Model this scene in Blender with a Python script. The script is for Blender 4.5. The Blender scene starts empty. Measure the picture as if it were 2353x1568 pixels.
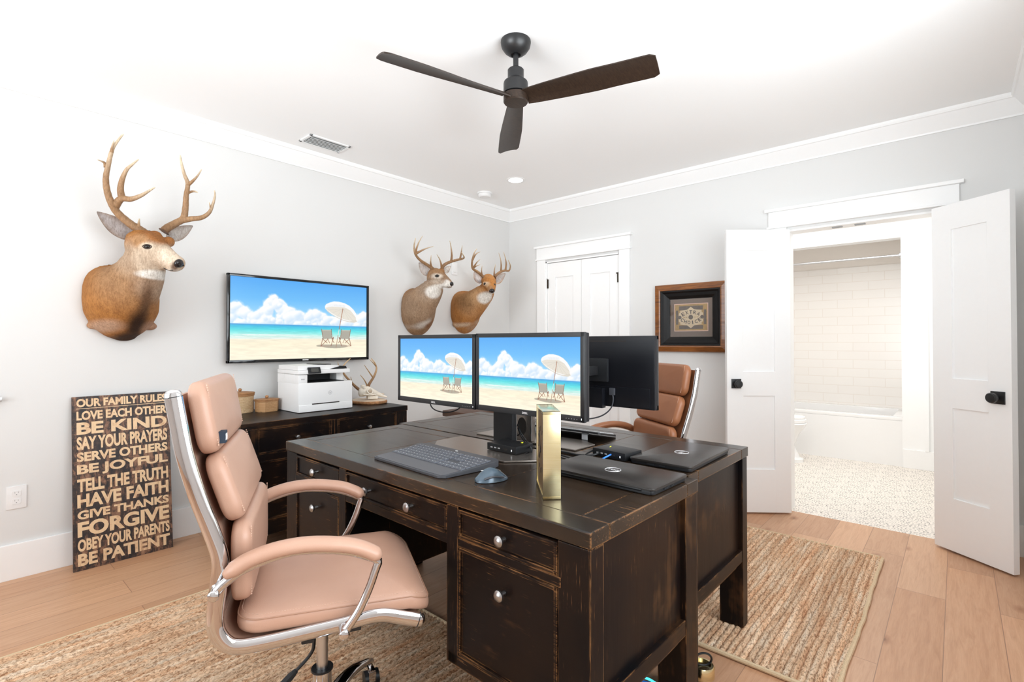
import bpy, bmesh, math, random
import numpy as np
from mathutils import Vector, Matrix
from mathutils.bvhtree import BVHTree

SC = bpy.context.scene
COL = SC.collection
PI = math.pi
rnd = random.Random(7)

# ------------------------------------------------------------------ camera
CAM = (-4.02441, -3.60102, 1.205)
YAW, PITCH, ROLL, FPX = 0.724266, 0.012131, 0.000293, 1155.85
PX, PY = 1176.5, 772.0           # principal point in the 2353 x 1568 frame
_F = Vector((math.cos(YAW)*math.cos(PITCH), math.sin(YAW)*math.cos(PITCH), math.sin(PITCH)))
_R = Vector((math.sin(YAW), -math.cos(YAW), 0.0))
_U = _R.cross(_F)
_R, _U = (_R*math.cos(ROLL)+_U*math.sin(ROLL)), (-_R*math.sin(ROLL)+_U*math.cos(ROLL))
cd = bpy.data.cameras.new('camera'); cam = bpy.data.objects.new('camera', cd); COL.objects.link(cam)
cd.sensor_width = 36.0; cd.lens = FPX/2353*36.0; cd.shift_y = (PY-784.0)/2353
cd.clip_start = 0.05; cd.clip_end = 60
m3 = Matrix((_R, _U, -_F)).transposed()
cam.matrix_world = Matrix.Translation(CAM) @ m3.to_4x4()
SC.camera = cam

# ------------------------------------------------------------------ colour management, light
SC.view_settings.view_transform = 'Standard'
SC.view_settings.look = 'None'
SC.view_settings.gamma = 1.0
SC.view_settings.use_curve_mapping = False
SC.view_settings.exposure = EXPOSURE = 0.18
SC.cycles.use_denoising = True
SC.cycles.max_bounces = 10
SC.cycles.diffuse_bounces = 8
SC.cycles.glossy_bounces = 4
SC.cycles.transmission_bounces = 4
SC.cycles.caustics_reflective = False
SC.cycles.caustics_refractive = False
SC.cycles.sample_clamp_indirect = 6.0

world = bpy.data.worlds.new('sky'); SC.world = world; world.use_nodes = True
wn = world.node_tree.nodes; wl = world.node_tree.links
bg = wn['Background']; bg.inputs['Color'].default_value = (0.86, 0.93, 1.0, 1); bg.inputs['Strength'].default_value = 1.6

def area(name, loc, direction, sx, sy, power, color=(1, 1, 1), spread=180):
    ld = bpy.data.lights.new(name, 'AREA'); ld.shape = 'RECTANGLE'; ld.size = sx; ld.size_y = sy
    ld.energy = power; ld.color = color; ld.spread = math.radians(spread)
    o = bpy.data.objects.new(name, ld); COL.objects.link(o); o.location = loc
    o.rotation_euler = Vector(direction).to_track_quat('-Z', 'Y').to_euler()
    return o
# daylight through the big window in the side wall and the window in the back wall
area('daylight_side', (-6.25, -2.0, 1.55), (1, 0, 0.30), 2.6, 1.7, 48, (0.90, 0.965, 1.0))
area('daylight_back', (-2.7, -4.2, 1.6), (0, 1, 0.45), 2.2, 1.5, 62, (0.90, 0.965, 1.0))
# added fill lights, low outside the windows, aimed up to brighten the ceiling
area('ceiling_fill_back', (-2.7, -6.0, 0.30), (0, 0.75, 0.50), 3.2, 1.6, 26, (0.95, 0.98, 1.0), 110)
area('ceiling_fill_side', (-8.8, -2.0, 0.25), (0.85, 0, 0.42), 3.2, 2.0, 125, (0.95, 0.98, 1.0), 110)
area('bath_lamp', (1.1, -2.7, 2.5), (0, 0, -1), 1.2, 0.8, 27, (0.98, 0.975, 0.96))

# ------------------------------------------------------------------ helpers
def ray(u, v):
    return _F + _R*((u-PX)/FPX) + _U*((PY-v)/FPX)
def at(u, v, axis, val):
    """point of the plane axis=val that the lens sees at frame position (u, v)"""
    d = ray(u, v); t = (val-CAM[axis])/d[axis]
    return Vector(CAM) + d*t
def wl_(u, v, o=0.0):
    return at(u, v, 1, -o)

def tag(o, label=None, cat=None, group=None, kind=None):
    if label: o['label'] = label
    if cat: o['category'] = cat
    if group: o['group'] = group
    if kind: o['kind'] = kind
    return o
def empty(name, loc=(0, 0, 0), rz=0.0, label=None, cat=None, group=None):
    o = bpy.data.objects.new(name, None); COL.objects.link(o)
    o.empty_display_size = 0.1
    o.location = loc; o.rotation_euler = (0, 0, rz)
    return tag(o, label, cat, group)

class MB:
    """collects simple shapes and links them as one mesh object"""
    def __init__(s):
        s.v = []; s.f = []; s.c = []; s.m = None
    def add(s, verts, faces, col=None, M=None):
        n = len(s.v)
        if M is not None: verts = [M @ Vector(p) for p in verts]
        s.v += [tuple(p) for p in verts]
        s.f += [tuple(i+n for i in f) for f in faces]
        s.c += [col]*len(verts)
        return s
    def box(s, a, b, bev=0.0, M=None, col=None):
        a, b = [min(a[i], b[i]) for i in range(3)], [max(a[i], b[i]) for i in range(3)]
        if bev <= 0:
            v = [(x, y, z) for x in (a[0], b[0]) for y in (a[1], b[1]) for z in (a[2], b[2])]
            f = [(0, 1, 3, 2), (4, 6, 7, 5), (0, 4, 5, 1), (2, 3, 7, 6), (0, 2, 6, 4), (1, 5, 7, 3)]
            return s.add(v, f, col, M)
        bm = bmesh.new(); bmesh.ops.create_cube(bm, size=1.0)
        for q in bm.verts: q.co = Vector([(a[i]+b[i])/2 + q.co[i]*(b[i]-a[i]) for i in range(3)])
        bev = min(bev, 0.49*min(b[i]-a[i] for i in range(3)))
        bmesh.ops.bevel(bm, geom=bm.edges[:], offset=bev, segments=2, profile=0.7, affect='EDGES')
        s.bm(bm, M, col); return s
    def bm(s, bm, M=None, col=None):
        bm.verts.ensure_lookup_table(); bm.verts.index_update()
        s.add([v.co.copy() for v in bm.verts], [tuple(v.index for v in f.verts) for f in bm.faces], col, M)
        bm.free(); return s
    def prism(s, poly, h0, h1, M=None, col=None, bev=0.0, seg=2):
        """polygon in xy, extruded in z"""
        n = len(poly)
        v = [(x, y, h0) for x, y in poly]+[(x, y, h1) for x, y in poly]
        f = [tuple(range(n))[::-1], tuple(range(n, 2*n))]+[(i, (i+1) % n, n+(i+1) % n, n+i) for i in range(n)]
        if bev <= 0: return s.add(v, f, col, M)
        bm = bmesh.new(); vs = [bm.verts.new(p) for p in v]
        for q in f: bm.faces.new([vs[i] for i in q])
        es = [e for e in bm.edges if abs(e.verts[0].co.z-e.verts[1].co.z) < 1e-9]
        bmesh.ops.bevel(bm, geom=es, offset=bev, segments=seg, profile=0.6, affect='EDGES')
        return s.bm(bm, M, col)
    def lathe(s, prof, n=24, M=None, col=None, cap=True):
        """profile of (radius, z), turned about z"""
        v = []; f = []
        for r, z in prof:
            v += [(r*math.cos(2*PI*k/n), r*math.sin(2*PI*k/n), z) for k in range(n)]
        for i in range(len(prof)-1):
            for k in range(n):
                a = i*n+k; b = i*n+(k+1) % n
                f.append((a, b, b+n, a+n))
        if cap:
            f.append(tuple(range(n))[::-1]); f.append(tuple(range((len(prof)-1)*n, len(prof)*n)))
        return s.add(v, f, col, M)
    def cyl(s, a, b, r, r2=None, n=20, col=None):
        a = Vector(a); b = Vector(b); d = b-a; L = d.length
        M = Matrix.Translation(a) @ d.to_track_quat('Z', 'Y').to_matrix().to_4x4()
        return s.lathe([(r, 0), (r if r2 is None else r2, L)], n, M, col)
    def ball(s, c, r, n=16, m=10, col=None, M=None):
        r = (r, r, r) if isinstance(r, (int, float)) else r
        v = [(c[0], c[1], c[2]-r[2])]; f = []
        for i in range(1, m):
            t = -PI/2+PI*i/m
            v += [(c[0]+r[0]*math.cos(t)*math.cos(2*PI*k/n), c[1]+r[1]*math.cos(t)*math.sin(2*PI*k/n), c[2]+r[2]*math.sin(t)) for k in range(n)]
        v.append((c[0], c[1], c[2]+r[2])); L = len(v)-1
        for k in range(n):
            f.append((0, 1+(k+1) % n, 1+k)); f.append((L, L-n+k, L-n+(k+1) % n))
            for i in range(m-2):
                a = 1+i*n+k; b = 1+i*n+(k+1) % n; f.append((a, b, b+n, a+n))
        return s.add(v, f, col, M)
    def tube(s, pts, r, n=10, col=None, flat=1.0, side=None, closed=False, colf=None):
        """round (or flattened) tube through pts; r one radius or one per point; flat = size across `side`"""
        P = [Vector(p) for p in pts]; N = len(P)
        R = [r]*N if isinstance(r, (int, float)) else list(r)
        prev = None; rings = []
        for i in range(N):
            t = (P[(i+1) % N]-P[i-1]) if closed else (P[min(i+1, N-1)]-P[max(i-1, 0)])
            t.normalize()
            if side is not None: sd = Vector(side); sd = (sd-t*sd.dot(t)).normalized()
            else:
                if prev is None:
                    sd = t.orthogonal().normalized()
                else:
                    sd = (prev-t*prev.dot(t)).normalized()
            prev = sd; up = t.cross(sd)
            rings.append([P[i]+sd*(R[i]*flat*math.cos(2*PI*k/n))+up*(R[i]*math.sin(2*PI*k/n)) for k in range(n)])
        v = [q for g in rings for q in g]; f = []
        for i in range(N if closed else N-1):
            j = (i+1) % N
            for k in range(n):
                f.append((i*n+k, i*n+(k+1) % n, j*n+(k+1) % n, j*n+k))
        if not closed:
            f.append(tuple(range(n))[::-1]); f.append(tuple(range((N-1)*n, N*n)))
        n0 = len(s.v); s.add(v, f, col)
        if colf:
            for i in range(N):
                for k in range(n): s.c[n0+i*n+k] = colf(i/(N-1), R[i])
        return s
    def loft(s, rings, col=None, cap=True, M=None):
        n = len(rings[0]); v = [p for g in rings for p in g]; f = []
        for i in range(len(rings)-1):
            for k in range(n):
                a = i*n+k; b = i*n+(k+1) % n; f.append((a, b, b+n, a+n))
        if cap:
            f.append(tuple(range(n))[::-1]); f.append(tuple(range((len(rings)-1)*n, len(rings)*n)))
        return s.add(v, f, col, M)
    def build(s, name, mat, parent=None, smooth=True, M=None, angle=35, kind=None, label=None, shift=None):
        me = bpy.data.meshes.new(name)
        vv = s.v
        if M is not None: vv = [tuple(M @ Vector(p)) for p in vv]
        if shift is not None: vv = [(p[0]-shift[0], p[1]-shift[1], p[2]-shift[2]) for p in vv]
        me.from_pydata(vv, [], s.f); me.update()
        bm = bmesh.new(); bm.from_mesh(me); bmesh.ops.recalc_face_normals(bm, faces=bm.faces)
        bm.to_mesh(me); bm.free()
        if any(c is not None for c in s.c):
            at_ = me.color_attributes.new('Col', 'FLOAT_COLOR', 'POINT')
            buf = np.array([(tuple(c)+(1.0,))[:4] if c is not None else (0.5, 0.5, 0.5, 1) for c in s.c], dtype=np.float32)
            at_.data.foreach_set('color', buf.ravel())
        if smooth:
            me.polygons.foreach_set('use_smooth', [True]*len(me.polygons))
            try: me.set_sharp_from_angle(angle=math.radians(angle))
            except Exception: pass
        o = bpy.data.objects.new(name, me); COL.objects.link(o)
        if mat is not None:
            for q in (mat if isinstance(mat, (list, tuple)) else [mat]): me.materials.append(q)
        if parent is not None: o.parent = parent
        if kind: o['kind'] = kind
        if label: o['label'] = label
        return o

def catmull(P, k=6):
    P = [Vector(p) if not isinstance(p, Vector) else p for p in P]; out = []
    for i in range(len(P)-1):
        p0 = P[max(i-1, 0)]; p1 = P[i]; p2 = P[i+1]; p3 = P[min(i+2, len(P)-1)]
        for j in range(k):
            t = j/k
            out.append(0.5*((2*p1)+(p2-p0)*t+(2*p0-5*p1+4*p2-p3)*t*t+(3*p1-p0-3*p2+p3)*t**3))
    out.append(P[-1]); return out
def lerp(a, b, t): return a+(b-a)*t
def copy_tree(o, parent=None):
    c = o.copy(); COL.objects.link(c); c.parent = parent
    for ch in [q for q in bpy.data.objects if q.parent == o]: copy_tree(ch, c)
    return c
def struct(name, mb, mat, **k):
    return mb.build(name, mat, smooth=k.pop('smooth', False), kind='structure', **k)
def plate(poly, z0, z1, M=None, bev=0.0): return MB().prism(poly, z0, z1, M, bev=bev)
def rrect(x0, y0, x1, y1, r, n=5):
    out = []
    for cx, cy, a0 in ((x1-r, y1-r, 0), (x0+r, y1-r, 90), (x0+r, y0+r, 180), (x1-r, y0+r, 270)):
        for i in range(n+1):
            a = math.radians(a0+90*i/n); out.append((cx+r*math.cos(a), cy+r*math.sin(a)))
    return out
def text_mesh(body, name, mat, parent, M, size=1.0, fit=None, height=None, extrude=0.0005, offset=0.0, align='CENTER', shear=0):
    """flat lettering with the built-in font, fitted to width `fit` and cap height `height`"""
    cu = bpy.data.curves.new(name+'_c', 'FONT'); cu.body = body; cu.size = 1.0; cu.offset = offset; cu.extrude = 0
    cu.resolution_u = 4; cu.shear = shear
    ob = bpy.data.objects.new(name+'_c', cu); COL.objects.link(ob)
    dg = bpy.context.evaluated_depsgraph_get(); me = bpy.data.meshes.new_from_object(ob.evaluated_get(dg))
    bpy.data.objects.remove(ob); bpy.data.curves.remove(cu)
    co = np.array([v.co[:] for v in me.vertices]); lo = co.min(0); hi = co.max(0)
    w = hi[0]-lo[0]; h = hi[1]-lo[1]
    sx = (fit/w) if fit else size; sy = (height/h) if height else (sx if fit else size)
    bm = bmesh.new(); bm.from_mesh(me); bpy.data.meshes.remove(me)
    bmesh.ops.remove_doubles(bm, verts=bm.verts, dist=1e-5)
    r = bmesh.ops.extrude_face_region(bm, geom=bm.faces[:])
    up = [e for e in r['geom'] if isinstance(e, bmesh.types.BMVert)]
    for q in bm.verts: q.co = Vector(((q.co.x-(lo[0]+hi[0])/2)*sx, (q.co.y-(lo[1]+hi[1])/2)*sy, 0))
    for q in up: q.co.z = extrude
    mb = MB().bm(bm, M)
    if name is None: return mb
    if mat is None: return mb
    return mb.build(name, mat, parent, smooth=False)
# ------------------------------------------------------------------ materials
class NT:
    def __init__(s, name):
        s.m = bpy.data.materials.new(name); s.m.use_nodes = True
        s.t = s.m.node_tree; s.b = s.t.nodes['Principled BSDF']; s.n = s.t.nodes; s.l = s.t.links
    def node(s, t, **k):
        n = s.n.new(t)
        for a, b in k.items(): setattr(n, a, b)
        return n
    def link(s, a, b): s.l.new(a, b)
    def coords(s, scale=(1, 1, 1), kind='Object', rot=(0, 0, 0)):
        tc = s.node('ShaderNodeTexCoord'); mp = s.node('ShaderNodeMapping')
        mp.inputs['Scale'].default_value = scale; mp.inputs['Rotation'].default_value = rot
        s.link(tc.outputs[kind], mp.inputs['Vector']); return mp.outputs['Vector']
    def noise(s, vec, scale=5, detail=4, rough=0.55, dist=0.0):
        n = s.node('ShaderNodeTexNoise'); n.inputs['Scale'].default_value = scale; n.inputs['Detail'].default_value = detail
        n.inputs['Roughness'].default_value = rough; n.inputs['Distortion'].default_value = dist
        if vec is not None: s.link(vec, n.inputs['Vector'])
        return n.outputs['Fac']
    def ramp(s, fac, stops):
        r = s.node('ShaderNodeValToRGB'); e = r.color_ramp.elements
        while len(e) < len(stops): e.new(0.5)
        for i, (p, c) in enumerate(stops):
            e[i].position = p; e[i].color = c if len(c) == 4 else tuple(c)+(1,)
        s.link(fac, r.inputs['Fac']); return r.outputs['Color']
    def mix(s, fac, a, b, mode='MIX'):
        n = s.node('ShaderNodeMix', data_type='RGBA', blend_type=mode)
        for i, q in ((0, fac), (6, a), (7, b)):
            if isinstance(q, bpy.types.NodeSocket): s.link(q, n.inputs[i])
            elif i == 0: n.inputs[0].default_value = q
            else: n.inputs[i].default_value = tuple(q)+(1,) if len(q) == 3 else q
        return n.outputs[2]
    def math(s, op, a, b=0.0, c=None, clamp=False):
        n = s.node('ShaderNodeMath', operation=op); n.use_clamp = clamp
        for i, q in enumerate((a, b) if c is None else (a, b, c)):
            if isinstance(q, bpy.types.NodeSocket): s.link(q, n.inputs[i])
            else: n.inputs[i].default_value = q
        return n.outputs[0]
    def bump(s, h, strength=0.3, dist=0.01):
        n = s.node('ShaderNodeBump'); n.inputs['Strength'].default_value = strength; n.inputs['Distance'].default_value = dist
        s.link(h, n.inputs['Height']); s.link(n.outputs['Normal'], s.b.inputs['Normal']); return n
    def set(s, **k):
        for a, b in k.items():
            i = s.b.inputs[{'color': 'Base Color', 'rough': 'Roughness', 'metal': 'Metallic', 'spec': 'Specular IOR Level', 'emis': 'Emission Color', 'emis_s': 'Emission Strength', 'coat': 'Coat Weight', 'coat_r': 'Coat Roughness', 'sheen': 'Sheen Weight', 'trans': 'Transmission Weight', 'ior': 'IOR'}[a]]
            if isinstance(b, bpy.types.NodeSocket): s.link(b, i)
            else: i.default_value = tuple(b)+(1,) if isinstance(b, tuple) and len(b) == 3 else b
        return s
def plain(name, color, rough=0.5, metal=0.0, spec=0.5, var=0.03, scale=30, bump=0.0, **k):
    t = NT(name); v = t.coords((1, 1, 1))
    n = t.noise(v, scale, 3)
    c2 = tuple(min(1, x*(1+var)) for x in color); c1 = tuple(x*(1-var) for x in color)
    t.set(color=t.ramp(n, [(0.3, c1), (0.7, c2)]), rough=rough, metal=metal, spec=spec, **k)
    if bump: t.bump(n, bump, 0.002)
    return t.m
M = {}
M['wall'] = plain('wall_paint', (0.715, 0.715, 0.708), 0.65, var=0.006, scale=200, bump=0.02, spec=0.3)
M['ceiling'] = plain('ceiling_paint', (0.92, 0.925, 0.925), 0.8, var=0.005, scale=200, spec=0.2)
M['trim'] = plain('white_trim_paint', (0.89, 0.895, 0.895), 0.35, var=0.004, scale=40, spec=0.4)
M['bathwall'] = plain('bath_wall_paint', (0.82, 0.77, 0.72), 0.6, var=0.005)
M['porcelain'] = plain('porcelain', (0.86, 0.86, 0.86), 0.12, var=0.002)
M['chrome'] = plain('polished_chrome', (0.66, 0.65, 0.66), 0.05, metal=1.0, var=0.005)
M['steel'] = plain('brushed_steel', (0.62, 0.62, 0.63), 0.3, metal=1.0)
M['pewter'] = plain('pewter_knob', (0.42, 0.41, 0.41), 0.3, metal=1.0, var=0.1, scale=90)
M['black_metal'] = plain('black_metal', (0.012, 0.012, 0.013), 0.38, var=0.1)
M['rubber'] = plain('black_plastic', (0.009, 0.0095, 0.011), 0.42, spec=0.35, var=0.1)
M['plastic_dark'] = plain('charcoal_plastic', (0.015, 0.016, 0.018), 0.36, spec=0.4, var=0.06)
M['plastic_back'] = plain('monitor_back_plastic', (0.006, 0.0065, 0.009), 0.34, spec=0.3, var=0.06, scale=300, bump=0.05)
M['plate_metal'] = plain('stand_plate', (0.34, 0.30, 0.27), 0.27, metal=0.85, var=0.03)
M['slate'] = plain('keyboard_slate', (0.06, 0.062, 0.072), 0.45, var=0.05)
M['key'] = plain('keyboard_key', (0.09, 0.10, 0.125), 0.35, var=0.05)
M['mouse'] = plain('mouse_blue_grey', (0.09, 0.13, 0.17), 0.22, metal=0.2, var=0.05)
M['white_plastic'] = plain('white_plastic', (0.80, 0.80, 0.80), 0.35, var=0.004)
M['white_metal'] = plain('white_enamel', (0.84, 0.85, 0.85), 0.35, var=0.004)
M['grey_slot'] = plain('grey_slot', (0.32, 0.33, 0.33), 0.6)
M['laptop'] = plain('laptop_lid', (0.028, 0.024, 0.022), 0.34, var=0.03, metal=0.3)
M['logo'] = plain('silver_logo', (0.75, 0.75, 0.76), 0.3, metal=0.3)
M['white_ink'] = plain('white_print', (0.85, 0.85, 0.85), 0.5)
M['grey_ink'] = plain('grey_print', (0.45, 0.45, 0.46), 0.5)
M['blue_cable'] = plain('blue_cable', (0.05, 0.25, 0.85), 0.4)
M['yellow_cable'] = plain('yellow_tie', (0.75, 0.75, 0.03), 0.5)
M['bone'] = plain('bleached_bone', (0.80, 0.74, 0.64), 0.6, var=0.12, scale=25, bump=0.2)
M['dark'] = plain('dark_cavity', (0.02, 0.015, 0.012), 0.8)
M['bark'] = plain('bark', (0.32, 0.15, 0.06), 0.8, var=0.4, scale=60, bump=0.6)
M['cutwood'] = plain('cut_wood_face', (0.62, 0.50, 0.38), 0.5, var=0.15, scale=12)
M['hinge'] = plain('oiled_bronze', (0.045, 0.032, 0.02), 0.4, metal=0.6)
M['mat_board'] = plain('brown_mat_board', (0.20, 0.135, 0.10), 0.6)
M['gold_rim'] = plain('gold_ink', (0.50, 0.29, 0.085), 0.45, var=0.15, scale=80)
M['cream'] = plain('cream_paper', (0.80, 0.62, 0.40), 0.6, var=0.06)
M['pink_line'] = plain('pale_pink_edge', (0.85, 0.55, 0.42), 0.6)
M['olive'] = plain('olive_ink', (0.15, 0.105, 0.075), 0.6, var=0.2, scale=60)
M['brown_ink'] = plain('brown_ink', (0.06, 0.035, 0.025), 0.6)
M['tag_navy'] = plain('navy_woven_tag', (0.02, 0.035, 0.06), 0.7)
M['furn_brown'] = plain('brown_leather_side', (0.09, 0.04, 0.022), 0.5, var=0.2)

def m_floor():
    t = NT('oak_planks'); v = t.coords((1, 1, 1), 'Object')
    br = t.node('ShaderNodeTexBrick'); br.offset = 0.37; br.offset_frequency = 2; br.squash = 1
    mp = t.node('ShaderNodeMapping'); mp.inputs['Location'].default_value = (0.45, 2.819+0.1833*4, 0); t.link(v, mp.inputs['Vector'])
    t.link(mp.outputs['Vector'], br.inputs['Vector'])
    br.inputs['Scale'].default_value = 1.0; br.inputs['Mortar Size'].default_value = 0.0016; br.inputs['Mortar Smooth'].default_value = 0.3
    br.inputs['Bias'].default_value = 0.0; br.inputs['Brick Width'].default_value = 1.25; br.inputs['Row Height'].default_value = 0.1833
    br.inputs['Color1'].default_value = (0, 0, 0, 1); br.inputs['Color2'].default_value = (1, 1, 1, 1); br.inputs['Mortar'].default_value = (0.5, 0.5, 0.5, 1)
    tone = br.outputs['Color']
    # offset the grain per plank
    vm = t.node('ShaderNodeVectorMath', operation='MULTIPLY_ADD'); t.link(tone, vm.inputs[0]); vm.inputs[1].default_value = (7, 13, 3); t.link(v, vm.inputs[2])
    def sc(s3):
        m_ = t.node('ShaderNodeMapping'); m_.inputs['Scale'].default_value = s3; t.link(vm.outputs[0], m_.inputs['Vector']); return m_.outputs['Vector']
    g1 = t.noise(sc((1.3, 16, 1)), 3.0, 6, 0.6, 1.2)
    g2 = t.noise(sc((4, 90, 1)), 4.0, 4, 0.6)
    base = t.ramp(g1, [(0.20, (0.50, 0.285, 0.165)), (0.5, (0.60, 0.365, 0.225)), (0.85, (0.68, 0.44, 0.285))])
    pt_ = t.ramp(tone, [(0.0, (0.72, 0.64, 0.60)), (0.25, (1, 0.97, 0.94)), (0.5, (0.88, 0.78, 0.70)), (0.75, (1.05, 1.02, 1.0)), (1.0, (0.80, 0.76, 0.74))])
    c = t.mix(1.0, base, pt_, 'MULTIPLY')
    fine = t.ramp(g2, [(0.3, (0.86, 0.84, 0.82)), (0.6, (1, 1, 1))])
    c = t.mix(0.55, c, fine, 'MULTIPLY')
    vo = t.node('ShaderNodeTexVoronoi'); vo.inputs['Scale'].default_value = 2.6; t.link(sc((1.0, 1.9, 1)), vo.inputs['Vector'])
    knot = t.ramp(vo.outputs['Distance'], [(0.025, (0.22, 0.15, 0.11)), (0.06, (0.70, 0.60, 0.54)), (0.15, (1, 1, 1))])
    c = t.mix(0.9, c, knot, 'MULTIPLY')
    c = t.mix(t.math('MULTIPLY', br.outputs['Fac'], 0.75), c, (0.24, 0.13, 0.08))
    t.set(color=c, rough=0.42, spec=0.4); t.bump(t.math('SUBTRACT', g2, br.outputs['Fac']), 0.12, 0.002)
    return t.m
M['floor'] = m_floor()

def m_tile():
    """cement tile: rosettes of rings and dashes"""
    t = NT('patterned_cement_tile'); v = t.coords((1, 1, 1), 'Object')
    def rings(off, scale, freq):
        mp = t.node('ShaderNodeMapping'); mp.inputs['Location'].default_value = (off[0], off[1], 0); mp.inputs['Scale'].default_value = (scale, scale, 0); t.link(v, mp.inputs['Vector'])
        fr = t.node('ShaderNodeVectorMath', operation='FRACTION'); t.link(mp.outputs['Vector'], fr.inputs[0])
        sb = t.node('ShaderNodeVectorMath', operation='SUBTRACT'); t.link(fr.outputs[0], sb.inputs[0]); sb.inputs[1].default_value = (0.5, 0.5, 0)
        sx = t.node('ShaderNodeSeparateXYZ'); t.link(sb.outputs[0], sx.inputs[0])
        ln = t.node('ShaderNodeVectorMath', operation='LENGTH'); t.link(sb.outputs[0], ln.inputs[0])
        ang = t.math('ARCTAN2', sx.outputs[1], sx.outputs[0])
        ring = t.math('SINE', t.math('MULTIPLY', ln.outputs['Value'], freq))
        dash = t.math('SINE', t.math('MULTIPLY', ang, 16.0))
        ringm = t.math('GREATER_THAN', ring, 0.62)
        dashm = t.math('GREATER_THAN', dash, -0.1)
        inside = t.math('LESS_THAN', ln.outputs['Value'], 0.5)
        return t.math('MULTIPLY', t.math('MULTIPLY', ringm, dashm), inside)
    a = rings((0, 0), 4.9, 62); b = rings((0.5, 0.5), 4.9, 80)
    mp = t.node('ShaderNodeMapping'); mp.inputs['Scale'].default_value = (4.9, 4.9, 0); t.link(v, mp.inputs['Vector'])
    n = t.math('MAXIMUM', a, t.math('MULTIPLY', b, 0.8))
    blot = t.math('GREATER_THAN', t.noise(v, 60, 2), 0.5)
    n = t.math('MULTIPLY', n, t.math('ADD', 0.35, t.math('MULTIPLY', blot, 0.65)))
    c = t.mix(n, (0.82, 0.765, 0.70), (0.045, 0.035, 0.03))
    t.set(color=c, rough=0.5); return t.m
M['tile'] = m_tile()
def m_subway():
    t = NT('subway_tile'); v = t.coords((1, 1, 1), 'Object', rot=(0, 0, 0))
    sx = t.node('ShaderNodeSeparateXYZ'); t.link(v, sx.inputs[0]); cb = t.node('ShaderNodeCombineXYZ'); t.link(sx.outputs[1], cb.inputs[0]); t.link(sx.outputs[2], cb.inputs[1])
    br = t.node('ShaderNodeTexBrick'); t.link(cb.outputs[0], br.inputs['Vector']); br.inputs['Scale'].default_value = 1
    br.inputs['Brick Width'].default_value = 0.30; br.inputs['Row Height'].default_value = 0.10; br.inputs['Mortar Size'].default_value = 0.003
    br.inputs['Color1'].default_value = (0.86, 0.83, 0.80, 1); br.inputs['Color2'].default_value = (0.87, 0.845, 0.815, 1); br.inputs['Mortar'].default_value = (0.80, 0.75, 0.70, 1)
    t.set(color=br.outputs['Color'], rough=0.2); t.bump(t.math('MULTIPLY', br.outputs['Fac'], -1), 0.2, 0.002); return t.m
M['subway'] = m_subway()

def m_blackwood(name, axis, base=(0.0035, 0.0032, 0.0040), warm=(0.014, 0.0070, 0.0045), wear=(0.33, 0.155, 0.06), rough=0.30, spec=0.14, rub=1.0):
    """black painted wood rubbed through to brown along its edges"""
    t = NT(name)
    s3 = [28, 28, 28]; s3[axis] = 1.6
    f3 = [170, 170, 170]; f3[axis] = 9
    v = t.coords(tuple(s3)); v0 = t.coords((1, 1, 1)); vf = t.coords(tuple(f3))
    g = t.noise(v, 2.2, 5, 0.65); p = t.noise(v0, 2.4, 3); st = t.noise(vf, 1.7, 3, 0.6); patch = t.noise(v0, 5.0, 4, 0.7); big = t.noise(v0, 3.1, 4, 0.6, 0.3)
    c = t.mix(t.ramp(p, [(0.38, (0, 0, 0)), (0.62, (1, 1, 1))]), base, warm)
    # large rubbed areas
    c = t.mix(t.math('MULTIPLY', t.ramp(t.math('ADD', t.math('MULTIPLY', big, 0.75), t.math('MULTIPLY', g, 0.25)), [(0.56, (0, 0, 0)), (0.66, (1, 1, 1))]), 0.55*rub), c, (0.10, 0.045, 0.018))
    bv = t.node('ShaderNodeBevel'); bv.samples = 4; bv.inputs['Radius'].default_value = 0.007
    ge = t.node('ShaderNodeNewGeometry')
    dt = t.node('ShaderNodeVectorMath', operation='DOT_PRODUCT'); t.link(bv.outputs['Normal'], dt.inputs[0]); t.link(ge.outputs['Normal'], dt.inputs[1])
    edge = t.math('SUBTRACT', 1.0, dt.outputs['Value'], clamp=True)
    edge = t.math('MULTIPLY', edge, 5.0, clamp=True)
    sel = t.math('ADD', t.math('MULTIPLY', st, 0.45), t.math('MULTIPLY', patch, 0.55))
    em = t.math('MULTIPLY', edge, t.ramp(sel, [(0.488, (0, 0, 0)), (0.56, (1, 1, 1))]))
    sm = t.math('MULTIPLY', t.ramp(st, [(0.61, (0, 0, 0)), (0.69, (1, 1, 1))]), t.ramp(patch, [(0.51, (0, 0, 0)), (0.64, (1, 1, 1))]))
    m_ = t.math('MAXIMUM', em, t.math('MULTIPLY', sm, 0.5), clamp=True)
    c = t.mix(m_, c, wear)
    t.set(color=c, rough=t.math('ADD', rough, t.math('MULTIPLY', g, 0.10)), spec=spec)
    t.bump(g, 0.10, 0.002); return t.m
M['wood_x'] = m_blackwood('black_wood_x', 0); M['wood_y'] = m_blackwood('black_wood_y', 1); M['wood_z'] = m_blackwood('black_wood_z', 2)
M['wood_top'] = m_blackwood('black_wood_top', 1, base=(0.012, 0.0082, 0.006), warm=(0.032, 0.019, 0.011), rough=0.20, spec=0.34, rub=0.5)  # browner base paints in the warm wall reflected by the top

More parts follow.
